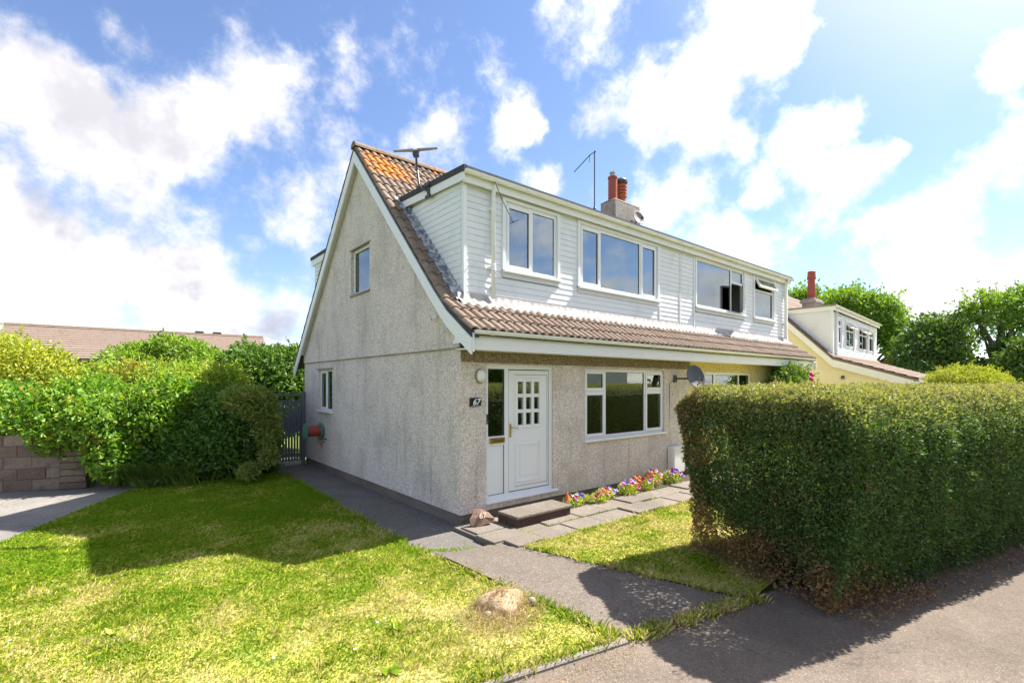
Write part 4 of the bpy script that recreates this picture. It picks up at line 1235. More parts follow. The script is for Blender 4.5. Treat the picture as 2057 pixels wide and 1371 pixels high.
ar = thing('television_aerial', (6.40, 2.92, 6.3), 'thin dark television aerial on a mast beside the chimney', 'aerial')
mb = MB(); mb.tube([(6.40, 2.92, 5.9), (6.40, 2.92, 8.62)], .016, 8); mast = mb.build('mast', M['dark_metal'], ar)
mb = MB(); mb.lathe([(.03, -.06), (.045, -.03), (.045, .03), (.03, .06)], 10, Matrix.Translation((6.40, 2.92, 6.98))); mb.build('clamp', M['dark_metal'], ar)
mb = MB(); mb.tube([(6.43, 2.90, 8.60), (6.30, 3.0, 8.50), (5.96, 3.28, 8.02)], .013, 6); bo = mb.build('boom', M['dark_metal'], ar)
e1 = Vector((.5, .8, .3)).normalized()
for i in range(9):
    f = i / 8; c = Vector((6.30, 3.0, 8.50)).lerp(Vector((5.98, 3.265, 8.05)), f); l_ = .20 - .08 * f
    mb = MB(); mb.tube([c - e1 * l_ * .5, c + e1 * l_ * .5], .005, 5); mb.build('element', M['dark_metal'], bo)
mb = MB(); mb.tube([(6.30, 3.0, 8.5), (6.28, 3.02, 8.28)], .008, 5); mb.build('feed_cable', M['cable'], bo)
mb = MB(); mb.box(6.40, 6.52, 2.86, 2.90, 6.5, 6.53); mb.box(6.40, 6.52, 2.86, 2.90, 6.9, 6.93); mb.build('bracket', M['dark_metal'], ar)

fa = thing('flat_aerial', (.12, 1.2, 5.4), 'flat panel aerial on a bent dark pole fixed to the dormer side', 'aerial')
mb = MB(); mb.tube([(.12, 1.20, 5.40), (.10, 1.32, 5.46), (.11, 1.46, 5.58), (.14, 1.60, 5.98), (.16, 1.66, 6.22)], .02, 8); mb.build('pole', M['dark_metal'], fa)
mb = MB(); mb.box(.10, .14, 1.10, 1.24, 5.27, 5.31); mb.box(.115, .14, 1.14, 1.20, 5.28, 5.55); mb.box(.09, .14, 1.10, 1.24, 5.46, 5.49); mb.build('bracket', M['dark_metal'], fa)
PM = Matrix.Translation((.17, 1.69, 6.27)) @ Matrix.Rotation(R(-39.6), 4, 'Z') @ Matrix.Rotation(R(-4), 4, 'Y')
mb = MB()
for s_ in (-1, 1):
    mb.add([(s_ * .03, -.05, .0), (s_ * .03, .05, .0), (s_ * .39, .03, .008), (s_ * .39, -.03, .008), (s_ * .03, -.05, .018), (s_ * .03, .05, .018), (s_ * .39, .03, .018), (s_ * .39, -.03, .018)],
           [(0, 3, 2, 1), (4, 5, 6, 7), (0, 1, 5, 4), (1, 2, 6, 5), (2, 3, 7, 6), (3, 0, 4, 7)], PM)
mb.box(-.06, .06, -.05, .05, -.02, .0, PM)
mb.build('panel', M['grey_metal'], fa)
mb = MB(); mb.box(-.05, .05, -.06, .06, -.10, -.03, PM); mb.build('head_bracket', M['dark_metal'], fa)

cb = MB(); cb.tube([(.70, .10, 5.40), (.74, .06, 5.25), (.85, .03, 5.02), (1.0, .06, 4.86), (1.15, .18, 4.82), (1.32, .21, 4.90)], .006, 5)
tag(cb.build('loose_cable', M['cable']), 'thin loose cable sagging from the dormer gutter to the first window', 'cable')
hk = MB(); hk.tube([(-.024, 2.20, 5.05), (-.05, 2.20, 5.05), (-.05, 2.26, 5.10), (-.05, 2.26, 5.16), (-.024, 2.22, 5.17)], .010, 6)
tag(hk.build('wall_hook', M['garden_hook']), 'small dark metal hook high on the gable wall', 'hook')
hk = thing('roof_camera', (-.02, .55, 3.22), 'small white security camera under the verge of the gable', 'camera')
mb = MB(); mb.tube([(-.03, .62, 3.19), (-.10, .66, 3.15)], .028, 10); mb.build('body', M['white_plastic'], hk)
mb = MB(); mb.tube([(-.10, .66, 3.15), (-.106, .663, 3.147)], .022, 10); mb.build('lens', M['black_plastic'], hk)
mb = MB(); mb.tube([(-.15, .50, 3.40), (-.07, .44, 3.44), (.10, .36, 3.56)], .006, 5); mb.build('lead_wire', M['white_plastic'], hk)

# hose reel on the gable
hr = thing('hose_reel', (-.15, 6.12, .8), 'green wall mounted reel holding a red hose, on the gable wall by the gate', 'hose reel')
HM = Matrix.Translation((-.24, 6.08, .98)) @ Matrix.Rotation(R(90), 4, 'Y')
for z in (-.19, .16):
    mb = MB(); mb.lathe([(.04, z), (.19, z + .005), (.20, z + .015), (.19, z + .03), (.04, z + .035)], 24, HM); mb.build('flange', M['reel_green'], hr)
pr = []
for i in range(8):
    z = -.15 + i * .042; pr += [(.115, z), (.135, z + .021), (.115, z + .041)]
mb = MB(); mb.lathe(pr, 20, HM); mb.build('hose', M['hose_red'], hr, True)
mb = MB(); mb.tube([(0.0, 6.02, .84), (-.2, 6.02, .98)], .02, 6); mb.tube([(0, 5.80, .80), (-.18, 5.80, .80)], .014, 6); mb.build('wall_bracket', M['dark_metal'], hr)
mb = MB(); mb.tube([(-.12, 6.05, .86), (-.1, 6.06, .72), (-.05, 6.08, .66), (-.02, 6.1, .60)], .014, 6); mb.tube([(-.14, 5.90, .86), (-.10, 5.88, .74), (-.03, 5.92, .72)], .014, 6); mb.build('tail', M['hose_red'], hr)
mb = MB(); mb.tube([(-.005, 6.08, .60), (-.08, 6.1, .60), (-.09, 6.1, .55)], .016, 8); mb.build('tap', M['brass'], hr)

# side gate
gt = thing('garden_gate', (-.4, 7.45, 0), 'dark weathered wooden gate of upright slats beside the gable', 'gate')
for x in (-.72, -.055):
    mb = MB(); mb.bbox(x - .045, x + .045, 7.42, 7.51, -.1, 1.92 if x > -.3 else 1.86, .006); mb.build('post', M['gate_wood'], gt)
ns = 8
for i in range(ns):
    x = -.655 + i * .0705
    mb = MB(); mb.bbox(x, x + .056, 7.44, 7.46, .10 + .008 * math.sin(i * 4.), 1.70 + .01 * math.sin(i * 3.1), .004); mb.build('slat', M['gate_wood'], gt)
mb = MB(); mb.box(-.67, -.10, 7.462, 7.49, 1.80, 1.86); mb.build('top_rail', M['gate_wood'], gt)
for z in (.20, .86, 1.30):
    mb = MB(); mb.box(-.67, -.10, 7.462, 7.50, z, z + .09); mb.build('rail', M['gate_wood'], gt)
mb = MB(); mb.box(-.67, -.10, 7.461, 7.475, .955, 1.295); mb.build('back_board', M['gate_wood'], gt)

# curtains and furniture behind the panes
def curtain(x0, x1, y, z0, z1, label, mat='curtain', group=None):
    n = max(8, int((x1 - x0) / .03)); vs = []; fs = []
    for i in range(n + 1):
        x = x0 + (x1 - x0) * i / n; yy = y + .03 * math.sin(i * 1.9) + .012 * math.sin(i * .7)
        vs += [(x, yy, z0), (x, yy, z1)]
    for i in range(n): fs.append((2 * i, 2 * i + 2, 2 * i + 3, 2 * i + 1))
    mb = MB(); mb.add(vs, fs); o = mb.build('curtain', M[mat], None, True)
    md = o.modifiers.new('thickness', 'SOLIDIFY'); md.thickness = .004
    return tag(o, label, 'curtain', group or 'curtains behind the windows')
curtain(1.98, 2.30, .45, 3.6, 5.2, 'white curtain at the right of the two-light dormer window')
curtain(2.86, 3.16, .45, 3.6, 5.2, 'white curtain at the left edge of the three-light dormer window')
curtain(5.08, 5.42, .45, 3.6, 5.2, 'white curtain at the right edge of the three-light dormer window')
curtain(7.08, 9.0, .47, 3.6, 5.2, 'pale curtain filling the neighbour\'s large dormer pane')
curtain(4.70, 5.20, .42, .3, 2.45, 'lilac grey curtain at the right of the ground floor front window', 'curtain_lilac')
sb = thing('sideboard', (4.3, 3.2, .2), 'dark sideboard inside the ground floor front window', 'sideboard')
mb = MB(); mb.bbox(3.9, 5.6, 2.6, 3.0, .30, 1.0, .01); mb.build('carcass', M['furniture'], sb)
for x in (3.95, 5.5):
    mb = MB(); mb.box(x, x + .05, 2.65, 2.95, .2, .30); mb.build('leg', M['furniture'], sb)
mb = MB(); mb.bbox(4.3, 5.3, 2.70, 2.75, 1.06, 1.66, .01); o = mb.build('television', M['black_plastic']); tag(o, 'dark television on the sideboard inside the front window', 'television')

# ------------------------------------------------------------------ the next house along
def far_house():
    X0, X1 = 17.1, 26.4
    h = thing('house', (X0, 0, -.4), 'yellow house with white boarded dormer farther along, beyond the hedge', 'house')
    yk, zk, ye, ze, yr, zr = .35, 3.12, -2.15, 2.28, 3.7, 6.55
    G3 = frame((X0, 0, 0), (0, -1, 0), (1, 0, 0))
    mb = MB(); mb.prism([(-7.3, -.5), (2.0, -.5), (2.0, ze - .18), (-yk, zk - .18), (-yr, zr - .18), (-7.3, 2.5)], 0, .25, G3); mb.build('gable_wall', M['smooth_yellow'], h)
    mb = MB(); mb.box(X0 + .25, X1, -2.0, -1.75, -.5, 2.2); mb.build('front_wall', M['smooth_yellow'], h)
    mb = MB(); mb.prism([(-.10, 2.30), (-.0, 2.28), (.0, 2.42), (-.1, 2.42)], -.05, 0, G3); mb.build('vent_pipe', M['dark_metal'], h)
    pts = [(ye, ze), (yk, zk), (yr, zr), (7.6, 2.4)]
    mb = MB(); n = 4
    mb.add([(X0 - .15, y, z) for y, z in pts] + [(X1 + .15, y, z) for y, z in pts] + [(X0 - .15, y, z - .09) for y, z in pts] + [(X1 + .15, y, z - .09) for y, z in pts],
           [(i, i + 4, i + 5, i + 1) for i in range(3)] + [(i + 8, i + 9, i + 13, i + 12) for i in range(3)] + [(i, i + 1, i + 9, i + 8) for i in range(3)] + [(i + 4, i + 12, i + 13, i + 5) for i in range(3)] + [(0, 8, 12, 4)])
    rf = mb.build('roof', M['tile'], h)
    def courses(p0, p1, k_):
        for r in range(k_):
            f0, f1 = r / k_, (r + 1) / k_ + .04
            a = (p0[0] + (p1[0] - p0[0]) * f0, p0[1] + (p1[1] - p0[1]) * f0); b = (p0[0] + (p1[0] - p0[0]) * f1, p0[1] + (p1[1] - p0[1]) * f1)
            mb = MB(); vs = []; fs = []; n = 90
            for i in range(n + 1):
                x = X0 - .17 + (X1 - X0 + .34) * i / n; w = .018 * math.sin(i * math.pi)
                w = .02 * (i % 2)
                vs += [(x, a[0], a[1] + .05 + w), (x, b[0], b[1] + .015 + w), (x, a[0], a[1] + .0)]
            for i in range(n): fs += [(3 * i, 3 * i + 3, 3 * i + 4, 3 * i + 1), (3 * i + 2, 3 * i + 5, 3 * i + 3, 3 * i)]
            mb.add(vs, fs); mb.build('tile_course', M['tile'], rf)
    courses(pts[0], pts[1], 8); courses(pts[1], pts[2], 14)
    def bb(p, xo, mat='fascia'): 
        mb = MB()
        for (y0, z0), (y1, z1) in zip(p[:-1], p[1:]):
            mb.add([(xo, y0, z0 - .09), (xo, y1, z1 - .09), (xo, y1, z1 - .36), (xo, y0, z0 - .36), (xo + .03, y0, z0 - .09), (xo + .03, y1, z1 - .09), (xo + .03, y1, z1 - .36), (xo + .03, y0, z0 - .36)],
                   [(0, 1, 2, 3), (4, 7, 6, 5), (0, 4, 5, 1), (3, 2, 6, 7), (0, 3, 7, 4), (1, 5, 6, 2)])
        mb.build('bargeboard', M[mat], h)
    bb(pts[:3], X0 - .17); bb(pts[2:], X0 - .17)
    mb = MB(); mb.box(X0 - .1, X1, ye - .02, ye + .01, ze - .28, ze - .05); mb.build('fascia', M['fascia'], h)
    gutter(h, X0 - .12, X1, ye - .08, ze - .06)
    h.rotation_euler = (0, 0, R(4.5))
    # dormer
    D3 = frame((0, .45, 0), (1, 0, 0), (0, 1, 0)); xa, xb = X0 + .22, 26.0; zb, zt = 3.12, 4.92
    ws = [(18.15, 18.7, 3.7, 4.72), (19.45, 20.95, 3.65, 4.66), (21.9, 23.7, 3.65, 4.66), (24.1, 25.2, 3.65, 4.66)]
    dm = dormer_front(h, xa, xb, .45, zb, zt, ws, D3)
    window(h, D3, *ws[0], [(1, [(.3, 'o'), (.7, 'f')])], dep=-.005, fw=.06)
    a_, ca = window(h, D3, *ws[1], [(1, [(.3, 'x'), (.7, 'f')]), (1, [(.3, 'x'), (.7, 'f')])], dep=-.005, fw=.06)
    b_, cb_ = window(h, D3, *ws[2], [(1, [(.3, 'x'), (.7, 'f')]), (1, [(.3, 'x'), (.7, 'f')])], dep=-.005, fw=.06)
    window(h, D3, *ws[3], [(1, [(.3, 'o'), (.7, 'f')])], dep=-.005, fw=.06)
    for w_, cc in ((a_, ca), (b_, cb_)):
        for c in cc:
            if c[4] == 'x': open_sash(w_, D3, (c[0], -.03, c[3]), c[1] - c[0], c[3] - c[2], R(-40), 'x')
    for w_ in ws: trim(dm, D3, w_, False)
    room(h, xa + .1, xb - .1, .55, 2.2, 3.2, 4.9)
    C3 = frame((xa, 0, 0), (0, -1, 0), (1, 0, 0))
    slope = (zr - zk) / (yr - yk)
    yf = lambda z: yk + (z - zk) / slope
    mb = MB(); mb.prism([(-yf(zt + .1), zt + .1), (-.46, zb - .1), (-.46, zt + .1)], .0, .05, C3); ck = mb.build('dormer_cheek', M['board'], h)
    for r in range(18):
        z = zb + r * .1
        mb = MB(); mb.add([(-yf(z), -.016, z), (-.48, -.016, z), (-.48, -.004, z + .099), (-yf(z + .1), -.004, z + .099), (-yf(z), 0, z), (-.48, 0, z)], [(0, 1, 2, 3), (0, 4, 5, 1)], C3); mb.build('board', M['board'], ck)
    mb = MB(); mb.box(xa - .012, xa + .08, .41, .48, zb - .1, zt); mb.build('corner_post', M['upvc'], dm)
    mb = MB(); mb.box(xa + .45, xa + .52, .36, .43, zb, zt + .05); mb.build('downpipe', M['upvc'], dm)
    mb = MB(); mb.box(xa - .08, xb + .1, .30, 2.5, zt + .16, zt + .22); r3 = mb.build('dormer_roof', M['sill_stone'], h)
    mb = MB(); mb.box(xa - .06, xb + .1, .32, .345, zt - .01, zt + .16); mb.box(xa - .06, xa - .035, .345, 2.1, zt - .01, zt + .16); mb.build('fascia', M['fascia'], r3)
    gutter(r3, xa - .06, xb + .1, .26, zt + .15, .05)
    c = thing('chimney', (19.7, 1.9, 5), 'chimney with a tall tapered red pot on the farther yellow house', 'chimney')
    mb = MB(); mb.bbox(19.35, 20.25, 1.75, 2.25, 4.8, 5.82, .02); mb.bbox(19.28, 20.32, 1.68, 2.32, 5.62, 5.74, .02); mb.build('stack', M['dash_chimney'], c)
    mb = MB(); mb.lathe([(.15, 0), (.15, .20), (.19, .22), (.17, .40), (.13, .95), (.18, .98), (.18, 1.05), (.17, 1.06), (.15, 1.30), (.17, 1.32), (.13, 1.36)], 16, Matrix.Translation((19.75, 2.0, 5.80)) @ Matrix.Scale(.92, 4, (0, 0, 1))); mb.build('chimney_pot', M['terracotta'], c)
    mb = MB(); mb.prism([(-1.9, 2.9), (-1.8, 2.9), (-1.8, 3.0), (-1.9, 3.0)], -.05, 0, G3)
far_house()

# ------------------------------------------------------------------ vegetation helpers
def unit(v): return v / np.maximum(np.linalg.norm(v, axis=1, keepdims=True), 1e-9)
def wob(p, seed, f=1.0):
    s = seed * 1.37
    x, y, z = p[:, 0] * f, p[:, 1] * f, p[:, 2] * f
    return (np.sin(1.9 * x + 1.3 * y + s) + np.sin(2.3 * y - 1.7 * z + 2.1 * s) + np.sin(2.1 * z + 1.5 * x + 3.7 * s)
            + .6 * np.sin(4.7 * x - 3.9 * y + s) + .6 * np.sin(5.1 * y + 4.3 * z + 1.9 * s) + .6 * np.sin(4.9 * z - 4.1 * x + .7 * s)) / 4.8

def leaf_mesh(name, P, N, size, mat, parent=None, aspect=.5, spread=.9, droop=0.0, jitter=.35, fold=.12):
    """one small folded quad a leaf, growing from P roughly along N"""
    n = len(P)
    d = unit(N * (1 - spread * .5) + rng.normal(size=(n, 3)) * spread + np.array([0, 0, -droop]))
    s = unit(np.cross(d, rng.normal(size=(n, 3))))
    nn = np.cross(s, d)
    L = (size * (1 + jitter * rng.normal(size=n)).clip(.4, 1.8))[:, None]
    Wd = L * aspect * .5
    base = P; tip = P + d * L - nn * L * fold
    mid = P + d * L * .45 + nn * L * fold * .6
    V = np.stack([base, mid + s * Wd, tip, mid - s * Wd], 1).reshape(-1, 3)
    F = np.arange(4 * n).reshape(n, 4)
    return link(name, np_mesh(name, V, F, mat), parent)

def lobes_points(lobes, n, seed, shell=.16, rough=.22, cull=.72):
    """points in the outer shell of a union of uneven ellipsoids; lobes = (centre, (rx, ry, rz))"""
    C_ = np.array([l[0] for l in lobes], float); Rr = np.array([l[1] for l in lobes], float)
    area = (Rr[:, 0] * Rr[:, 1] + Rr[:, 1] * Rr[:, 2] + Rr[:, 0] * Rr[:, 2])
    k_ = rng.choice(len(lobes), size=int(n * 1.7), p=area / area.sum())
    d = unit(rng.normal(size=(len(k_), 3)))
    r = 1 - np.abs(rng.normal(size=len(k_))) * shell
    r = r * (1 + rough * wob(d * 2.2 + C_[k_] * 1.7, seed) + rough * .5 * wob(d * 6.1 + C_[k_], seed + 3))
    P = C_[k_] + d * Rr[k_] * r[:, None]
    N = unit(d / Rr[k_])
    keep = P[:, 2] > .02
    for i in range(len(lobes)):
        q = ((P - C_[i]) / Rr[i]); ins = (q ** 2).sum(1) < cull ** 2
        keep &= ~(ins & (k_ != i))
    P, N = P[keep], N[keep]
    return P[:n], N[:n]

def stems(parent, base, tops, r0, mat='bark', name='stem', n=7, bend=.15):
    for i, t in enumerate(tops):
        b = Vector(base); t = Vector(t); m_ = b.lerp(t, .5) + Vector((random.uniform(-bend, bend), random.uniform(-bend, bend), bend * .5))
        mb = MB(); mb.tube([b, b.lerp(m_, .5) + Vector((0, 0, .02)), m_, m_.lerp(t, .6), t], [r0, r0 * .8, r0 * .6, r0 * .42, r0 * .2], n)
        mb.build(name, M[mat], parent, True)

def shrub(name, label, cat, lobes, n, size, mat, seed, aspect=.5, base=None, group=None, nst=4, droop=0., shell=.18, rough=.22, spread=.9, part='foliage', core=.62, shoots=160, shoot_len=.32):
    lobes = [(np.array(c, float), np.array(r, float)) for c, r in lobes]
    C_ = np.mean([l[0] for l in lobes], axis=0)
    if base is None: base = (C_[0], C_[1], 0)
    t = thing(name, base, label, cat, group)
    P, N = lobes_points(lobes, n, seed, shell, rough)
    leaf_mesh(part, P, N, size, M[mat], t, aspect, spread, droop)
    # inner leaves, sparser, so the shrub is not hollow
    ins = [(c, r * core) for c, r in lobes]
    P2, N2 = lobes_points(ins, n // 3, seed + 5, .35, .15, .5)
    leaf_mesh('inner_foliage', P2, N2, size * 1.5, M[mat], t, aspect * 1.2, 1., droop)
    if shoots:
        k_ = rng.integers(0, len(P), shoots); m_ = 14
        ax = unit(N[k_] * .7 + np.array([0, 0, .7]) + rng.normal(size=(shoots, 3)) * .35)
        ln = shoot_len * rng.uniform(.4, 1.3, shoots)
        f = np.tile(np.linspace(.0, 1., m_), shoots)
        PS = np.repeat(P[k_], m_, 0) + np.repeat(ax * ln[:, None], m_, 0) * f[:, None] - np.array([0, 0, .25]) * (np.repeat(ln, m_) * f ** 2)[:, None]
        leaf_mesh('shoots', PS, np.repeat(ax, m_, 0) * .6, size * .9, M[mat], t, aspect, .8, droop)
    stems(t, (base[0], base[1], base[2] - .05), [tuple(l[0] + np.array([0, 0, l[1][2] * .3])) for l in lobes[:nst]], .05)
    return t

def A(u, v, dep): return at(u, v, dep)
def lob(u, v, dep, ru, rv, rd=None):
    """ellipsoid seen at a photo position: centre, half width and half height in pixels there"""
    s = dep / FPX
    return (A(u, v, dep), (ru * s if rd is None else (ru * s + rd) / 2, ru * s if rd is None else (ru * s + rd) / 2, rv * s))

# ------------------------------------------------------------------ the clipped hedge
hg = thing('hedge', tuple(HO + HS * 3 + HT * 1), 'big clipped privet hedge beside the pavement, brown and bare at its near corner', 'hedge')
HLEN, HTH, HTOP = 15.0, 2.05, 2.08
def hedge_shape(s, t, z):
    """push points of a rounded block into the clipped, slightly bulging hedge form"""
    f = z / HTOP
    bulge = .22 * np.sin(np.clip(f, 0, 1) * math.pi * .62)          # wider above, drawn in at the foot
    return bulge
def hedge_points(n, inset=0., amp=.055):
    # faces: front (t=0), end (s=0), top, back
    Af, Ae, At = HLEN * HTOP, HTH * HTOP * 2.0, HLEN * HTH
    dens = np.array([Af * 1.0, Ae, At * .9, Af * .45]); dens /= dens.sum()
    k_ = rng.choice(4, size=n, p=dens)
    a = rng.random(n); b = rng.random(n)
    a_long = np.where(rng.random(n) < .72, a ** 1.6, a)                # more leaves near the camera
    s = np.zeros(n); t = np.zeros(n); z = np.zeros(n); N = np.zeros((n, 3))
    m0 = k_ == 0; s[m0] = a_long[m0] * HLEN; t[m0] = 0; z[m0] = b[m0] * HTOP; N[m0] = (0, -1, 0)
    m1 = k_ == 1; s[m1] = 0; t[m1] = a[m1] * HTH; z[m1] = b[m1] * HTOP; N[m1] = (-1, 0, 0)
    m2 = k_ == 2; s[m2] = a_long[m2] * HLEN; t[m2] = b[m2] * HTH; z[m2] = HTOP; N[m2] = (0, 0, 1)
    m3 = k_ == 3; s[m3] = a_long[m3] * HLEN; t[m3] = HTH; z[m3] = b[m3] * HTOP; N[m3] = (0, 1, 0)
    # round the edges: superellipse projection near corners
    r = .46
    def rnd(s, t, z, N):
        cs = np.clip(s, r, None); ct = np.clip(t, r, HTH - r); cz = np.clip(z, None, HTOP - r)
        d = np.stack([s - cs, t - ct, z - cz], 1)
        L = np.linalg.norm(d, axis=1)
        m = (L > r * .999)
        u = unit(d)
        q = np.stack([cs, ct, cz], 1) + u * np.minimum(L, r)[:, None]
        NN = np.where((L > 1e-6)[:, None], u, N)
        return q, NN
    q, NN = rnd(s, t, z, N)
    f = np.clip(q[:, 2] / HTOP, 0, 1)
    drawn = .14 * (1 - np.sin(np.clip(f * 1.5, 0, 1) * math.pi / 2))   # foot drawn in
    drawn_end = .52 * (1 - f) ** 1.15 + .05
    skew = .14 * q[:, 1]                                               # the end face stands a little askew
    # horizontal inward shift
    q[:, 1] += np.where(NN[:, 1] < 0, -NN[:, 1], 0) * drawn * .8 - np.where(NN[:, 1] > 0, NN[:, 1], 0) * drawn * .6
    q[:, 0] += np.where(NN[:, 0] < -.05, -NN[:, 0], 0) * drawn_end
    q[:, 0] += skew - .86
    q[:, 1] -= .22 * np.sin(np.clip(f, 0, 1) * math.pi * .55) * np.clip(1 - q[:, 1] / 1.2, 0, 1)
    disp = amp * 1.2 * wob(q * 1.6, 4) + amp * 1.1 * wob(q * 5.3, 9) + amp * .5 * wob(q * 11., 2)
    depth = np.abs(rng.normal(size=n)) * .05 + inset
    q = q + NN * (disp - depth)[:, None]
    X = np.array([HO.x, HO.y, 0]) + q[:, :1] * np.array(HS) + q[:, 1:2] * np.array(HT) + q[:, 2:3] * UP
    NW = NN[:, :1] * np.array(HS) + NN[:, 1:2] * np.array(HT) + NN[:, 2:3] * UP
    return X, NW, q, NN
P, N_, q, NN = hedge_points(270000)
# the bare patch: few leaves low on the end face and at the garden-side corner
f = q[:, 2] / HTOP
bare = (NN[:, 0] < -.3) & (rng.random(len(P)) < np.clip(.85 - 2.5 * f + .3 * wob(q * 3., 8) + .2 * (q[:, 1] / HTH - .5), 0, .9))
keep = ~bare & (P[:, 2] > .02) & (rng.random(len(P)) < np.clip(1.0 - 1.1 * np.clip(wob(q * 7., 12) - .25, 0, 1), .3, 1))
leaf_mesh('foliage', P[keep], N_[keep], .027, M['hedge_leaf'], hg, .55, .85)
k_ = np.where(keep & (P[:, 2] > 1.9) & (q[:, 0] < 8))[0]; k_ = rng.choice(k_, 420); m_ = 9
ax = unit(N_[k_] + rng.normal(size=(420, 3)) * .45 + UP * .3); ln = .09 * rng.uniform(.3, 1.6, 420); f = np.tile(np.linspace(0, 1, m_), 420)
leaf_mesh('young_shoots', np.repeat(P[k_], m_, 0) + np.repeat(ax * ln[:, None], m_, 0) * f[:, None], np.repeat(ax, m_, 0) * .5, .024, M['hedge_leaf'], hg, .5, .8)
P, N_, q, NN = hedge_points(60000, .13, .05)
keep = (P[:, 2] > .05) & ~((NN[:, 0] < -.15) & (q[:, 2] < .6))
leaf_mesh('inner_foliage', P[keep], N_[keep], .045, M['hedge_leaf'], hg, .7, 1.)
# dark woody heart of the hedge
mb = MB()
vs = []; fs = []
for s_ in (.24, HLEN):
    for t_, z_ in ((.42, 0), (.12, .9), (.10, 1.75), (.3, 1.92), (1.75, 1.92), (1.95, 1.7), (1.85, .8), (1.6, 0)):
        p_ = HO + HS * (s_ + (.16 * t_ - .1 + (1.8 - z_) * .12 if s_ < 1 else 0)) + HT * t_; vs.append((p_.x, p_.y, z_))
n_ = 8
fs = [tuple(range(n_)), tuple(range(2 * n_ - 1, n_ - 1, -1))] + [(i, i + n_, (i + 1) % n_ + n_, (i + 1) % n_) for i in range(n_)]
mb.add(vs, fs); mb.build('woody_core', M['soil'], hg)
# bare twigs on the near end
tv = []; tf = []
def twig_bundle(name, n, parent, mat, fn, r=.004):
    mb = MB()
    for i in range(n):
        a_, b_ = fn(i)
        m_ = (a_ + b_) / 2 + rng.normal(size=3) * .04
        mb.tube([a_, m_, b_], [r * 1.3, r, r * .5], 3, False)
    return mb.build(name, M[mat], parent)
def hpt(s, t, z): 
    v = HO + HS * s + HT * t
    return np.array([v.x, v.y, z])
def tw(i):
    t0 = rng.uniform(.25, 1.95); z0 = rng.uniform(0, .5)
    s0 = rng.uniform(.2, .8) + .14 * t0
    a_ = hpt(s0, t0, z0); zz = z0 + rng.uniform(.3, .9)
    b_ = hpt(.14 * t0 + .52 * (1 - min(1, zz / 2)) - .50 + rng.uniform(-.05, .2), t0 + rng.uniform(-.25, .25), zz)
    return a_, b_
tag(twig_bundle('bare_twigs', 700, hg, 'dry_twig', tw), kind='stuff')
def tw2(i):
    s0 = rng.uniform(-.4, 3.2); z0 = rng.uniform(.9, 2.05); t0 = -.18
    if i % 3 == 0: a_ = hpt(-.45 + rng.uniform(-.1, .2), rng.uniform(0, 2.), z0)
    else: a_ = hpt(s0, t0 + .05, z0)
    d_ = rng.normal(size=3) * .11 + np.array(-HT) * .03 + UP * .03
    return a_, a_ + d_
tag(twig_bundle('stray_twigs', 70, hg, 'dry_twig', tw2, .0028), kind='stuff')
# leaf litter below
def litter(name, n, fn, size, mat, label, cat=None, asp=.5):
    P = np.array([fn(i) for i in range(n)])
    o = leaf_mesh(name, P, np.tile(UP * .15, (n, 1)), size, M[mat], None, asp, 1., 0)
    co = np.array(o.data.vertices[0].co)
    return tag(o, label, cat, kind='stuff')
def lt(i):
    if i % 3: return hpt(rng.uniform(-.35, 1.0), rng.uniform(-.2, 2.0), .012 + rng.random() * .10)
    return hpt(rng.uniform(0, 8), rng.uniform(-.05, .25) - abs(rng.normal()) * .10, .006 + rng.random() * .03)
litter('leaf_litter', 6500, lt, .028, 'brown_leaf', 'dead brown leaves and twigs under the hedge', 'leaf litter')
sheet('hedge_soil', [hl(.0, .35), hl(14, .35), hl(14, 2.0), hl(.1, 2.0)], M['soil'], .006)

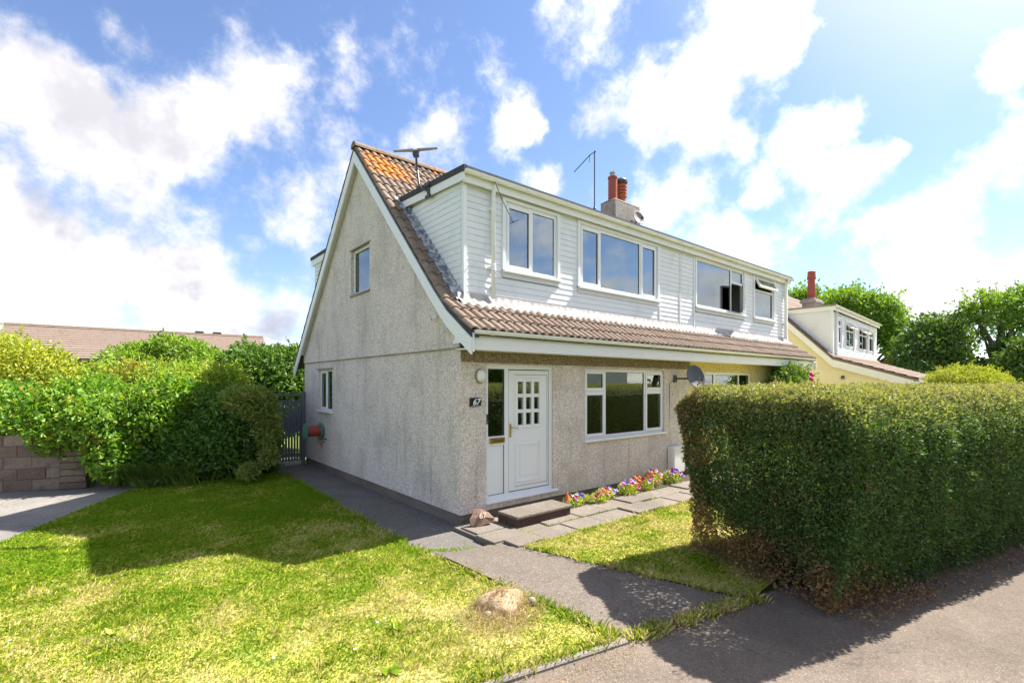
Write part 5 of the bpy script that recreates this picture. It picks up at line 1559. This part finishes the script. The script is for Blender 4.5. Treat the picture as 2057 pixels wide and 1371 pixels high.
# ------------------------------------------------------------------ grass
def in_poly(x, y, poly):
    c = np.zeros(len(x), bool); n = len(poly); j = n - 1
    for i in range(n):
        xi, yi = poly[i]; xj, yj = poly[j]
        c ^= ((yi > y) != (yj > y)) & (x < (xj - xi) * (y - yi) / (yj - yi + 1e-12) + xi)
        j = i
    return c
def visible(x, y, z=0, mar=60):
    dx, dy = x - CAM[0], y - CAM[1]
    dep = dx * FW[0] + dy * FW[1]
    lat = dx * RT[0] + dy * RT[1]
    u = CX + FPX * lat / np.maximum(dep, .01)
    v = HY + FPX * (CAM[2] - z) / np.maximum(dep, .01)
    return (dep > .5) & (u > -mar * 6) & (u < 2057 + mar * 4) & (v < 1371 + mar * 6)
def grass(name, poly, zf, dens0, label, hgt=.028, ref=5.0):
    xs = [p[0] for p in poly]; ys = [p[1] for p in poly]
    Ab = (max(xs) - min(xs)) * (max(ys) - min(ys))
    n = int(Ab * dens0)
    x = rng.uniform(min(xs), max(xs), n); y = rng.uniform(min(ys), max(ys), n)
    x += 0; 
    d = np.hypot(x - CAM[0], y - CAM[1])
    k_ = in_poly(x, y, poly) & visible(x, y) & (rng.random(n) < np.minimum(1, (ref / np.maximum(d, .5)) ** 1.3))
    x, y, d = x[k_], y[k_], d[k_]
    n = len(x)
    P3 = np.stack([x, y, np.zeros(n)], 1)
    tuft = .55 + .55 * np.clip(.5 + .9 * wob(P3 * 2.2, 3), 0, 1.3) * np.clip(.6 + .8 * wob(P3 * 6.3, 5), .25, 1.4)
    h = hgt * tuft * rng.uniform(.55, 1.35, n) * np.clip(d / ref, .9, 1.5)
    w = .0042 * np.clip(d / 4.2, .9, 2.6)
    ang = rng.uniform(0, 2 * math.pi, n)
    lean = h * rng.uniform(.5, 2.0, n)
    la = ang + rng.normal(size=n) * .8
    z = np.array([zf(a, b) for a, b in zip(x, y)]) if callable(zf) else np.full(n, zf)
    sx, sy = np.cos(ang + 1.57) * w, np.sin(ang + 1.57) * w
    lx, ly = np.cos(la) * lean, np.sin(la) * lean
    B0 = np.stack([x - sx, y - sy, z - .004], 1); B1 = np.stack([x + sx, y + sy, z - .004], 1)
    Mi = np.stack([x + lx * .35 + sx * .7, y + ly * .35 + sy * .7, z + h * .65], 1)
    Tp = np.stack([x + lx, y + ly, z + h], 1)
    V = np.stack([B0, B1, Mi, Tp], 1).reshape(-1, 3)
    F = np.arange(4 * n).reshape(n, 4)
    return tag(link(name, np_mesh(name, V, F, M['grass_blade'])), label, 'grass', kind='stuff')
def inset(poly, d=.0): return poly
g1 = grass('lawn_grass', lawn_poly, .004, 7000, 'patchy green and straw coloured grass of the side lawn')
g2 = grass('front_lawn_grass', lawn2_poly, lambda x, y: slope_front(x, y) - .004, 6500, 'sunlit yellow green grass of the small front lawn')

# taller tufts along paths and edging
def tufts(name, pts, per, label, h=.07, mat='grass_blade', rad=.04, w=.006):
    c = np.repeat(np.array(pts, float), per, axis=0); n = len(c)
    a = rng.uniform(0, 6.28, n); r = np.abs(rng.normal(size=n)) * rad
    x = c[:, 0] + np.cos(a) * r; y = c[:, 1] + np.sin(a) * r; z = c[:, 2]
    hh = h * rng.uniform(.35, 1.3, n); ln = hh * rng.uniform(.2, 1.1, n); la = a + rng.normal(size=n) * .6
    sx, sy = -np.sin(a) * w, np.cos(a) * w
    V = np.stack([np.stack([x - sx, y - sy, z - .003], 1), np.stack([x + sx, y + sy, z - .003], 1),
                  np.stack([x + np.cos(la) * ln * .4 + sx * .6, y + np.sin(la) * ln * .4 + sy * .6, z + hh * .7], 1),
                  np.stack([x + np.cos(la) * ln, y + np.sin(la) * ln, z + hh], 1)], 1).reshape(-1, 3)
    return tag(link(name, np_mesh(name, V, np.arange(4 * n).reshape(n, 4), M[mat])), label, 'grass', kind='stuff')
def along(a_, b_, n, jit=.03, z=0.):
    f = np.sort(rng.random(n))[:, None]
    p_ = np.array(a_) * (1 - f) + np.array(b_) * f
    p_ = p_ + rng.normal(size=p_.shape) * jit
    return [(x, y, z(x, y) if callable(z) else z) for x, y in p_]
edge = along((-1.02, -.3), (-.90, 5.9), 260, .02) + along((-.95, -1.0), (-.72, -3.45), 190, .025) + along((-1.04, -.36), (-.94, -1.), 40, .02) + along((-.74, -3.48), (-4., -2.85), 260, .03)
tufts('edge_grass', edge, 9, 'longer grass fringe along the paths and edging stones', .055)
edge2 = along((.05, -1.42), (4.5, -1.52), 160, .015, .06) + along((.06, -1.45), (.88, -3.82), 130, .02, lambda x, y: slope_front(x, y))
tufts('front_edge_grass', edge2, 8, 'grass fringe between the front lawn and the paving', .045)
gap = along((-.66, -3.56), (.95, -3.90), 90, .035, -.004)
tufts('path_end_grass', gap, 14, 'strip of weeds and grass where the concrete path meets the pavement', .06)
def gapb(i):
    f = rng.random(); return np.array([-.6 + f * 1.7, -3.57 - .34 * f + rng.normal() * .05, .002 + rng.random() * .02])
litter('path_end_litter', 700, gapb, .024, 'brown_leaf', 'dry brown debris strewn along the end of the concrete path', 'leaf litter')
def kl(i):
    f = rng.random(); return np.array([-.75 - f * 2.6, -3.60 + .36 * f * 1.25 * .62 - abs(rng.normal()) * .12, -.008 + rng.random() * .012])
litter('straw_litter', 1500, kl, .03, 'straw_leaf', 'pale dry grass clippings scattered along the edging strip', 'leaf litter', .10)
joints = along((.5, -.49), (5.4, -.49), 60, .012, .06) + along((.5, -.95), (5.4, -.95), 55, .012, .06) + along((.45, -1.35), (.45, -.4), 20, .01, .06) + along((-.2, -.99), (.0, -1.40), 22, .03, .02) + along((-.98, -.5), (-.3, -1.02), 60, .03, .0)
tufts('joint_weeds', joints, 6, 'small weeds growing in the joints of the paving', .028, 'weed_leaf', .02, .004)

tx = rng.uniform(-6, -.8, 2600); ty = rng.uniform(-3.2, 3., 2600)
P3 = np.stack([tx, ty, 0 * tx], 1)
kk = in_poly(tx, ty, lawn_poly) & visible(tx, ty) & (wob(P3 * 1.7, 6) > .12)
tufts('lawn_tufts', [(a_, b_, .004) for a_, b_ in zip(tx[kk], ty[kk])], 12, 'taller tufts of grass scattered over the side lawn', .052, 'grass_blade', .035, .0035)
# weeds in the lawn
def weed(u, v, n, r, label, k_):
    d_ = FPX * CAM[2] / (v - HY); p_ = A(u, v, d_)
    t = thing('lawn_weed', (p_[0], p_[1], 0), label, 'weed', 'broad leaved weeds in the lawn')
    a = np.linspace(0, 6.28, n, endpoint=False) + rng.normal(size=n) * .2
    P = np.tile(np.array([[p_[0], p_[1], .015]]), (n, 1)); N = np.stack([np.cos(a), np.sin(a), np.full(n, .55)], 1)
    leaf_mesh('leaves', P, N, r, M['weed_leaf'], t, .45, .18)
for k_, (u, v, n, r, lb) in enumerate([(495, 1172, 9, .06, 'small broad leaved weed near the middle of the lawn'), (460, 1197, 9, .06, 'small weed in the lawn left of the dry patch'), (595, 1262, 10, .06, 'weed rosette low in the middle of the lawn'),
                                       (228, 1275, 9, .05, 'weed rosette in the left foreground of the lawn'), (390, 1322, 9, .05, 'thin leaved weed at the front of the lawn'), (785, 1352, 12, .08, 'dandelion leaves at the front edge of the lawn'), (800, 1268, 14, .08, 'clump of dark weeds beside the dry mound')]):
    weed(u, v, n, r, lb, k_)
for u, v, lb in ((548, 1333, 'nearest the middle of the front edge'), (712, 1315, 'left of the dry stump, near the front'), (757, 1260, 'left one of two beside the dark weeds'), (772, 1252, 'right one of two beside the dark weeds'), (18, 1297, 'at the far left of the foreground'), (845, 1180, 'near the concrete path above the stump'), (670, 1085, 'in the shade of the house')):
    d_ = FPX * CAM[2] / (v - HY); p_ = A(u, v, d_)
    t = thing('daisy', (p_[0], p_[1], 0), 'tiny white daisy in the lawn, ' + lb, 'flower', 'daisies in the lawn')
    mb = MB(); mb.tube([(p_[0], p_[1], 0), (p_[0] + .005, p_[1], .045)], .0015, 4); mb.build('stalk', M['weed_leaf'], t)
    mb = MB(); mb.lathe([(.004, .045), (.012, .05), (.004, .052)], 10, Matrix.Translation((p_[0] + .005, p_[1], 0))); mb.build('head', M['number_white'], t)

# old stump under dry grass
sp_ = (-1.12, -2.40, 0)
stp = thing('tree_stump', sp_, 'low rotten stump covered with dry straw beside the concrete path', 'stump')
nu, nv = 26, 8; vs = []; fs = []
for i in range(nv + 1):
    f = i / nv; rr_ = .22 * (1 - f ** 2.2) + .01; z = .155 * f ** .75
    for j in range(nu):
        a = 2 * math.pi * j / nu; w = 1 + .16 * math.sin(3 * a + 1) + .08 * math.sin(7 * a + f * 4)
        vs.append((sp_[0] + rr_ * w * math.cos(a), sp_[1] + rr_ * w * .85 * math.sin(a), z + .012 * math.sin(5 * a + 3 * f)))
for i in range(nv):
    for j in range(nu): fs.append((i * nu + j, i * nu + (j + 1) % nu, (i + 1) * nu + (j + 1) % nu, (i + 1) * nu + j))
mb = MB(); mb.add(vs, fs); mb.build('stump', M['stump_straw'], stp, True)
P = np.array(vs); P = P[rng.integers(0, len(P), 4200)] + rng.normal(size=(4200, 3)) * np.array([.03, .03, .008])
N_ = unit(P - np.array([sp_[0], sp_[1], -.25]))
leaf_mesh('straw', P, N_, .04, M['straw_leaf'], stp, .08, 1.0, 1.2)
def sl_(i):
    a = rng.uniform(0, 6.28); r = rng.uniform(.12, .45); return np.array([sp_[0] + math.cos(a) * r - .1, sp_[1] + math.sin(a) * r * .8 - .15, .02 + rng.random() * .03])
litter('dry_straw', 3200, sl_, .055, 'straw_leaf', 'scorched dry grass lying around the stump', 'dry grass', .07)
for i, (dx, dy, s_, lb) in enumerate(((.24, -.16, .045, 'small pale stone on the near side of the stump'), (-.24, -.10, .035, 'pale stone on the left side of the stump'))):
    mb = MB(); pr = [(s_ * .5, 0), (s_ * 1.1, s_ * .4), (s_ * .8, s_ * 1.0), (s_ * .3, s_ * 1.25)]
    mb.lathe(pr, 7, Matrix.Translation((sp_[0] + dx, sp_[1] + dy, .02)) @ Matrix.Rotation(.4, 4, 'X')); tag(mb.build('stone', M['sill_stone']), lb, 'stone', 'stones by the stump')

# ------------------------------------------------------------------ petunia bed
fl_mesh = {}
def flower(mat):
    if mat in fl_mesh: return fl_mesh[mat]
    mb = MB(); n = 10
    vs = [(0, 0, -.012)]
    for j in range(n):
        a = 2 * math.pi * j / n; r = .034 * (1 + .10 * (j % 2)); vs.append((r * math.cos(a), r * math.sin(a), .006 + .004 * (j % 2)))
    mb.add(vs, [(0, 1 + j, 1 + (j + 1) % n) for j in range(n)])
    fl_mesh[mat] = mb.mesh('blossom', M[mat]); return fl_mesh[mat]
eye = MB(); eye.lathe([(.010, -.004), (.006, -.001), (.001, 0)], 8)
eye_me = eye.mesh('eye', M['blossom_eye'])
plants = []
cols = ['blossom_lilac', 'blossom_purple', 'blossom_pink', 'blossom_orange', 'blossom_lilac', 'blossom_magenta', 'blossom_lilac', 'blossom_orange', 'blossom_magenta', 'blossom_orange', 'blossom_lilac', 'blossom_purple', 'blossom_magenta']
names = {'blossom_lilac': 'pale lilac', 'blossom_purple': 'violet', 'blossom_pink': 'pink', 'blossom_orange': 'orange red', 'blossom_magenta': 'magenta'}
place = ['nearest the doorstep', 'second from the doorstep', 'third from the doorstep', 'fourth from the doorstep', 'fifth from the doorstep', 'left of the bed\'s middle', 'in the middle of the bed', 'right of the bed\'s middle', 'fifth from the meter box', 'fourth from the meter box', 'third from the meter box', 'second from the meter box', 'nearest the meter box']
for i, c_ in enumerate(cols):
    x = 2.05 + i * .262 + .08 * math.sin(i * 3); y = -.30 + .13 * math.sin(i * 2.1) - (.05 if i < 8 else -.02)
    hgt = .13 + .07 * (i > 4) + .04 * (i > 8)
    t = thing('petunia', (x, y, .06), '%s petunia in the bed by the front wall, %s' % (names[c_], place[i]), 'flower', 'petunias by the front wall')
    P, N_ = lobes_points([(np.array([x, y, .06 + hgt * .45]), np.array([.21, .17, hgt * .6]))], 520, i, .3, .2)
    leaf_mesh('leaves', P, N_, .035, M['petunia_leaf'], t, .5)
    for j in range(10 if i > 3 else 7):
        a = rng.uniform(0, 6.28); r = rng.uniform(.02, .22)
        px_, py_ = x + r * math.cos(a), y + r * math.sin(a) * .9 - .03
        z = .06 + hgt * (1.15 - .5 * (r / .22) ** 2) + rng.uniform(-.03, .03)
        d_ = Vector((math.cos(a) * .6 - .25, math.sin(a) * .5 - .5, .75)).normalized()
        MX = Matrix.Translation((px_, py_, z)) @ d_.to_track_quat('Z', 'Y').to_matrix().to_4x4()
        cc = c_ if rng.random() < .8 else random.choice(list(names))
        b_ = link('blossom', flower(cc), t, MX)
        if cc in ('blossom_lilac', 'blossom_pink'):
            e_ = link('eye', eye_me, b_)
gn = thing('garden_ornament', (1.92, -.34, .06), 'small pointed terracotta ornament at the near end of the flower bed', 'ornament')
mb = MB(); mb.lathe([(.05, 0), (.06, .03), (.045, .10), (.05, .11), (.03, .17), (.003, .26)], 12, Matrix.Translation((1.92, -.34, .06))); mb.build('body', M['number_pale'], gn)
mb = MB(); mb.lathe([(.052, .108), (.032, .17), (.004, .262)], 12, Matrix.Translation((1.92, -.34, .062))); mb.build('hat', M['blossom_orange'], gn)

# ------------------------------------------------------------------ garden wall of blocks on the left
gw = thing('garden_wall', (-4.9, 7.6, 0), 'low wall of rough concrete blocks half hidden by creeper, beside the driveway', 'wall')
wa = Vector((-4.30, 7.33, 0)); wd = Vector((-1.44, .56, 0)).normalized()
WM = frame(wa, wd, Vector((wd.y, -wd.x, 0)))
if (Vector((wd.y, -wd.x, 0))).y < 0: WM = frame(wa, wd, Vector((-wd.y, wd.x, 0)))
mb = MB(); mb.box(.46, 6.0, -.185, -.02, -.1, 1.10, WM); mb.build('mortar_core', M['mortar'], gw)
for r in range(5):
    off = -.22 if r % 2 else 0
    for c in range(14):
        a0 = max(.46, .46 + off + c * .45); a1 = .46 + off + c * .45 + .44
        if a1 > 6.0 or a1 - a0 < .08: continue
        pr_ = .008 * math.sin(r * 3 + c * 1.7)
        mb = MB(); mb.bbox(a0, a1, -.20 + pr_, -.01 - pr_, r * .225 + .004, r * .225 + .216, .008, WM); mb.build('block', M['block'], gw)
for r in range(7):       # pier
    mb = MB(); w_ = .012 * math.sin(r * 2.2)
    mb.bbox(.0 + w_, .44 + w_ * .5, -.26, .16, r * .135 + .003, r * .135 + .13, .01, WM); mb.build('pier_stone', M['block'], gw)

# ------------------------------------------------------------------ shrubs on the left
shrub('golden_shrub', 'tall golden variegated shrub at the far left behind the wall', 'shrub',
      [lob(40, 784, 11.6, 110, 105, 1.1), lob(-70, 754, 12.2, 110, 110, 1.2), lob(95, 764, 11.9, 62, 72, .8), lob(20, 726, 11.8, 60, 55, .7), lob(110, 729, 12., 30, 30, .4)], 15000, .075, 'golden_leaf', 11, .5, nst=3)
shrub('creeper', 'bright green creeper spilling over the block wall', 'climber',
      [lob(25, 815, 10.3, 90, 50, .55), lob(40, 850, 9.72, 60, 22, .2), lob(120, 835, 10.2, 80, 55, .5), lob(110, 875, 9.75, 62, 38, .24), lob(215, 850, 10.2, 85, 65, .6), lob(225, 910, 9.95, 48, 60, .4), lob(300, 835, 10.6, 80, 65, .6), lob(350, 800, 11.0, 60, 50, .6), lob(-60, 830, 10.2, 80, 45, .5), lob(180, 795, 10.8, 90, 40, .6), lob(-30, 855, 9.6, 40, 22, .2), lob(160, 860, 9.85, 40, 40, .25)], 20000, .085, 'creeper_leaf', 21, .55, nst=4, droop=.35, base=(-4.6, 7.75, 0))
shrub('arching_shrub', 'yellow green shrub with orange tips, between the golden shrub and the conifer-like one', 'shrub',
      [lob(250, 782, 12.6, 110, 55, 1.), lob(360, 777, 12.8, 100, 55, 1.), lob(440, 787, 12.2, 60, 52, .7), lob(300, 757, 13., 70, 32, .7), lob(455, 757, 12.2, 35, 30, .4), lob(190, 772, 12.9, 60, 40, .6)], 13000, .09, 'mid_leaf', 31, .42, nst=4, rough=.3)
shrub('feathery_bush', 'feathery mid green bush in front of the brown roof', 'bush',
      [lob(300, 749, 16, 85, 62, 1.3), lob(370, 734, 16.3, 75, 52, 1.2), lob(270, 729, 16.2, 45, 38, .8), lob(345, 704, 16.2, 42, 26, .7), lob(440, 759, 16.2, 70, 48, 1.1), lob(230, 754, 16.4, 40, 30, .7), lob(395, 709, 16.4, 22, 24, .4)], 15000, .16, 'feather_leaf', 41, .28, nst=4, rough=.32)
shrub('dark_bush', 'dense dark green bush close behind the gate, beside the house wall', 'bush',
      [lob(505, 752, 15, 62, 58, 1.1), lob(575, 762, 15.4, 60, 58, 1.1), lob(540, 740, 15.2, 50, 42, .9), lob(488, 718, 15.2, 26, 30, .5), lob(635, 770, 16, 50, 60, 1.), lob(590, 715, 15.6, 24, 22, .4), lob(560, 830, 15.5, 90, 45, 1.2)], 17000, .12, 'darkgreen_leaf', 51, .4, nst=4, rough=.28)
shrub('laurel', 'big dark leaved shrub on the lawn edge, shaded by the house', 'shrub',
      [lob(470, 870, 11.2, 82, 75, .95), lob(410, 900, 10.9, 75, 62, .8), lob(510, 905, 11.2, 48, 52, .55), lob(450, 825, 11.5, 66, 50, .8), lob(360, 905, 10.8, 52, 55, .55), lob(300, 925, 10.5, 40, 42, .4), lob(400, 850, 11.3, 50, 50, .6)], 18000, .085, 'laurel_leaf', 61, .42, nst=5)
shrub('pieris', 'paler whorled shrub with reddish tips growing above the dark one, next to the gate', 'shrub',
      [lob(508, 810, 10.6, 44, 36, .42), lob(535, 850, 10.7, 26, 48, .3), lob(480, 800, 10.7, 34, 26, .35), lob(500, 945, 10.3, 24, 14, .2), lob(540, 915, 10.6, 18, 20, .2)], 4600, .085, 'pieris_leaf', 71, .28, nst=3, shoots=60, shoot_len=.2, base=tuple(A(510, 900, 10.9)[:2]) + (0,))
# sword-leaved clump
d_ = FPX * CAM[2] / (972 - HY); p0 = A(318, 972, d_) - FW * .12
ir = thing('iris_clump', (p0[0], p0[1], 0), 'clump of long arching sword shaped leaves at the foot of the shrubs', 'plant')
V = []; F = []
for i in range(520):
    a = rng.uniform(0, 6.28); r0 = abs(rng.normal()) * .35
    along_ = RT * rng.normal() * .42
    b_ = p0 + along_ + np.array([math.cos(a), math.sin(a), 0]) * .12; b_[2] = 0
    dirv = np.array([math.cos(a), math.sin(a), 0]) * .6 - FW * .35 * abs(rng.normal()) - RT * .1
    L_ = rng.uniform(.5, 1.05); w_ = rng.uniform(.008, .015); side = np.cross(dirv, UP); side /= np.linalg.norm(side) + 1e-9
    o_ = len(V); K_ = 5
    for k_ in range(K_ + 1):
        f = k_ / K_; p_ = b_ + dirv * L_ * (f ** 1.7) * .9 + UP * L_ * (f - .42 * f ** 3) * .95; ww = w_ * (1 - f ** 3)
        V += [p_ - side * ww, p_ + side * ww]
    for k_ in range(K_): F.append((o_ + 2 * k_, o_ + 2 * k_ + 1, o_ + 2 * k_ + 3, o_ + 2 * k_ + 2))
link('leaves', np_mesh('leaves', np.array(V), np.array(F), M['iris_leaf']), ir)
edge3 = along((-3.5, 6.35), (-.95, 6.75), 150, .08)
tufts('bed_edge_grass', edge3, 10, 'rough grass at the foot of the shrubs', .16, 'iris_leaf', .08, .008)
# rose on the neighbour's wall
rs = shrub('climbing_rose', 'climbing rose with pink blooms on the yellow front wall', 'rose',
      [((10.6, -.45, 2.05), (.75, .35, .55)), ((11.4, -.4, 2.1), (.6, .32, .5)), ((11.9, -.4, 1.7), (.4, .3, .5)), ((10.9, -.45, 2.45), (.45, .28, .25)), ((9.9, -.5, 1.75), (.5, .3, .35))], 5000, .07, 'rose_leaf', 81, .6, base=(10.8, -.3, 0), nst=3, rough=.35)
for i, (x, y, z) in enumerate(((11.3, -.85, 2.25), (11.45, -.8, 2.38), (11.2, -.85, 2.12), (10.55, -.85, 2.06), (11.1, -.8, 2.02), (8.75, -.9, 2.1))):
    mb = MB(); mb.lathe([(.02, -.03), (.075, -.01), (.085, .02), (.06, .05), (.055, .03), (.03, .055), (.01, .05)], 12, Matrix.Translation((x, y, z)) @ Matrix.Rotation(.9, 4, 'X')); mb.build('rose_bloom', M['blossom_magenta'], rs)

# ------------------------------------------------------------------ trees
def tree(name, label, lobes, n, size, mat, seed, base, r0, aspect=.5, rough=.38, shell=.38, group='trees beyond the houses', inner=True):
    lobes = [(np.array(c, float), np.array(r, float)) for c, r in lobes]
    t = thing(name, base, label, 'tree', group)
    P, N = lobes_points(lobes, n, seed, shell, rough, .6)
    leaf_mesh('crown', P, N, size, M[mat], t, aspect, .95)
    k_ = rng.integers(0, len(P), 220); m_ = 12
    ax = unit(N[k_] + rng.normal(size=(220, 3)) * .4); ln = size * 3.2 * rng.uniform(.4, 1.3, 220); f = np.tile(np.linspace(0, 1, m_), 220)
    leaf_mesh('sprays', np.repeat(P[k_], m_, 0) + np.repeat(ax * ln[:, None], m_, 0) * f[:, None], np.repeat(ax, m_, 0) * .5, size * .8, M[mat], t, aspect, .9)
    b = Vector(base); cz = Vector(np.mean([l[0] for l in lobes], axis=0))
    fork = b.lerp(cz, .38) + Vector((.0, 0, .0))
    mb = MB(); mb.tube([b, b.lerp(fork, .3) + Vector((.08, .05, 0)), b.lerp(fork, .7), fork], [r0 * 1.25, r0, r0 * .85, r0 * .75], 10)
    tr = mb.build('trunk', M['bark'], t, True)
    for l in lobes:
        c = Vector(l[0]); m_ = fork.lerp(c, .5) + Vector((random.uniform(-.3, .3), random.uniform(-.3, .3), .15)) * (c - fork).length * .3
        mb = MB(); mb.tube([fork, fork.lerp(m_, .5), m_, m_.lerp(c, .6), c], [r0 * .55, r0 * .45, r0 * .34, r0 * .2, r0 * .06], 7); mb.build('limb', M['bark'], tr, True)
    return t
tree('tree', 'full round green tree rising behind the farther dormer house', [lob(1735, 625, 48, 60, 42), lob(1700, 605, 48, 45, 30), lob(1770, 640, 47, 42, 42), lob(1740, 660, 48, 60, 40), lob(1790, 655, 47, 22, 30), lob(1795, 690, 47, 22, 30)], 9000, .34, 'tree_leaf', 101, tuple(A(1740, 800, 48)[:2]) + (0,), .35)
tree('tree', 'tree crown just showing above the ridge left of the farther chimney', [lob(1608, 602, 52, 26, 14), lob(1630, 606, 52, 20, 13), lob(1650, 612, 52, 20, 14)], 2500, .40, 'tree_leaf', 103, tuple(A(1620, 800, 52)[:2]) + (0,), .3)
tree('tree', 'broad dark green tree mass right of the farther house', [lob(1870, 700, 40, 62, 48), lob(1830, 720, 40, 36, 45), lob(1880, 655, 40, 45, 28), lob(1915, 690, 41, 40, 50), lob(1850, 750, 39, 60, 30), lob(1905, 740, 40, 45, 36), lob(1850, 670, 40, 30, 25)], 12500, .28, 'tree_leaf_dark', 107, tuple(A(1875, 800, 40)[:2]) + (0,), .35, rough=.28)
t4 = tree('tree', 'open branched tree with bare forking limbs at the right edge', [lob(1990, 605, 38, 40, 24), lob(2030, 615, 38, 36, 28), lob(1965, 640, 38, 32, 16), lob(2050, 650, 38, 30, 28), lob(1945, 620, 38, 20, 16), lob(2060, 585, 37.5, 16, 22), lob(2010, 650, 38, 22, 16), lob(2075, 610, 38, 34, 36), lob(1975, 670, 38, 18, 10)], 4600, .26, 'tree_leaf', 109, tuple(A(2000, 790, 38)[:2]) + (0,), .38, shell=.45)
tree('tree', 'dark low tree behind the golden conifer at the right edge', [lob(2045, 730, 34, 36, 34), lob(2000, 745, 36, 30, 24), lob(2075, 715, 34, 34, 46), lob(1965, 740, 37, 24, 20), lob(2030, 700, 36, 26, 22)], 7000, .28, 'tree_leaf_dark', 111, tuple(A(2040, 800, 34)[:2]) + (0,), .3)
shrub('golden_conifer', 'low mounded golden conifer showing above the hedge', 'conifer', [lob(1940, 765, 17, 70, 24, 1.0), lob(1910, 762, 17, 40, 20, .6), lob(1985, 768, 17, 38, 18, .6), lob(1945, 752, 17, 38, 18, .6)], 9000, .11, 'conifer_leaf', 121, .22, base=tuple(A(1940, 790, 17)[:2]) + (0,), nst=3, droop=.5, rough=.18)

# ------------------------------------------------------------------ houses in the distance
def simple_house(name, label, P0, P1, depth_dir, wz, rz, half, wall, roof, wins=(), courses=14, chim=None):
    """long house: ridge from P0 to P1 (world xy), half = half depth, wz eaves height, rz ridge height"""
    P0 = Vector((P0[0], P0[1], 0)); P1 = Vector((P1[0], P1[1], 0))
    a = (P1 - P0); Ln = a.length; a.normalize(); inw = Vector((-a.y, a.x, 0))
    if inw.dot(Vector(FW)) < 0: inw = -inw
    MX = frame(P0, a, inw)
    t = thing(name, tuple(P0), label, 'house')
    mb = MB(); mb.box(.15, Ln - .15, -half + .35, half - .35, -.2, wz, MX)
    mb.prism([(0, 0)] * 0 or [(.15, wz), (.151, wz), (.151, wz)], 0, 0.001, MX) if False else None
    mb.build('wall', M[wall], t)
    for u in (.15, Ln - .4):
        gm = MB()
        gm.add([(u, -half + .35, wz), (u, half - .35, wz), (u, 0, rz - .15), (u + .25, -half + .35, wz), (u + .25, half - .35, wz), (u + .25, 0, rz - .15)], [(0, 1, 2), (3, 5, 4), (0, 2, 5, 3), (1, 4, 5, 2), (0, 3, 4, 1)], MX)
        gm.build('gable', M[wall], t)
    rf = None
    for r in range(courses):
        for sgn in (-1, 1):
            f0, f1 = r / courses, (r + 1) / courses
            d0, d1 = sgn * half * (1 - f0), sgn * half * (1 - f1); z0, z1 = wz + (rz - wz) * f0, wz + (rz - wz) * f1
            mb = MB(); mb.add([(0, d0, z0 + .05), (Ln, d0, z0 + .05), (Ln, d1, z1 + .01), (0, d1, z1 + .01), (0, d0, z0 - .02), (Ln, d0, z0 - .02), (Ln, d1, z1 - .06), (0, d1, z1 - .06)],
                              [(0, 1, 2, 3), (4, 7, 6, 5), (0, 4, 5, 1), (1, 5, 6, 2), (0, 3, 7, 4)], MX)
            o = mb.build('roof_course', M[roof], t)
    mb = MB(); mb.tube([MX @ Vector((0, 0, rz + .0)), MX @ Vector((Ln, 0, rz + .0))], .13, 8); mb.build('ridge', M[roof], t)
    mb = MB(); mb.box(0, Ln, -half - .06, -half + .02, wz - .16, wz + .04, MX); mb.build('gutter', M['dark_metal'], t)
    for (u0, u1, z0, z1) in wins:
        mb = MB(); d = -half + .33
        mb.box(u0, u0 + .06, d - .03, d + .05, z0, z1, MX); mb.box(u1 - .06, u1, d - .03, d + .05, z0, z1, MX); mb.box(u0, u1, d - .028, d + .05, z1 - .06, z1, MX); mb.box(u0, u1, d - .028, d + .05, z0, z0 + .06, MX); mb.box((u0 + u1) / 2 - .03, (u0 + u1) / 2 + .03, d - .028, d + .05, z0, z1, MX)
        w_ = mb.build('window', M['furniture'], t)
        mb = MB(); mb.box(u0 + .06, u1 - .06, d - .01, d + .015, z0 + .06, z1 - .06, MX); mb.build('pane', M['glass'], w_)
    if chim:
        for u in chim:
            mb = MB(); mb.box(u, u + .5, -.1, .25, rz - .05, rz + .22, MX); mb.build('roof_vent', M['dark_metal'], t)
    return t
pA, pB = A(8, 650, 29), A(528, 676, 37.5)
simple_house('house', 'long brown tiled roof over red brick walls behind the shrubs', pA, pB, None, 3.55, 5.65, 3.9, 'brick_far', 'tile_far', wins=((4.3, 5.6, 2.3, 3.3), (9.5, 10.8, 2.3, 3.3)), chim=(9.6, 10.7))
pA, pB = A(455, 690, 40), A(640, 697, 46)
simple_house('house', 'lower brown roof at the right end of the long roof', pA, pB, None, 3.4, 5.30, 3.6, 'brick_far', 'tile_far')
pA, pB = A(1780, 715, 52), A(1840, 722, 60)
simple_house('house', 'distant brick house with white gable end between the trees', pA, pB, None, 2.4, 5.0, 3.5, 'brick_far', 'tile_far')
pA, pB = A(1985, 735, 56), A(2140, 735, 56)
simple_house('house', 'distant pale house behind the trees at the right edge', pA, pB, None, 2.5, 4.2, 3.5, 'garage_wall', 'tile_far')
# across the road, behind the camera: what the front windows mirror
simple_house('house', 'grey rendered house across the road, mirrored in the front window', (20, -14.5), (20, -26.), None, 3.0, 6.6, 4.0, 'garage_wall', 'tile_far', wins=())
simple_house('house', 'pale house across the road, mirrored in the door glass', (1, -17), (11, -19.2), None, 2.7, 5.6, 4.0, 'garage_wall', 'tile_far', wins=())
tree('tree', 'green tree across the road, mirrored in the front window', [((14.5, -17, 4.2), (2.2, 2.2, 2.)), ((13.2, -17.5, 3.2), (1.8, 1.8, 1.6)), ((15.6, -16.5, 3.0), (1.6, 1.6, 1.5))], 5000, .28, 'tree_leaf', 131, (14.4, -17, -.1), .25, group='trees across the road')
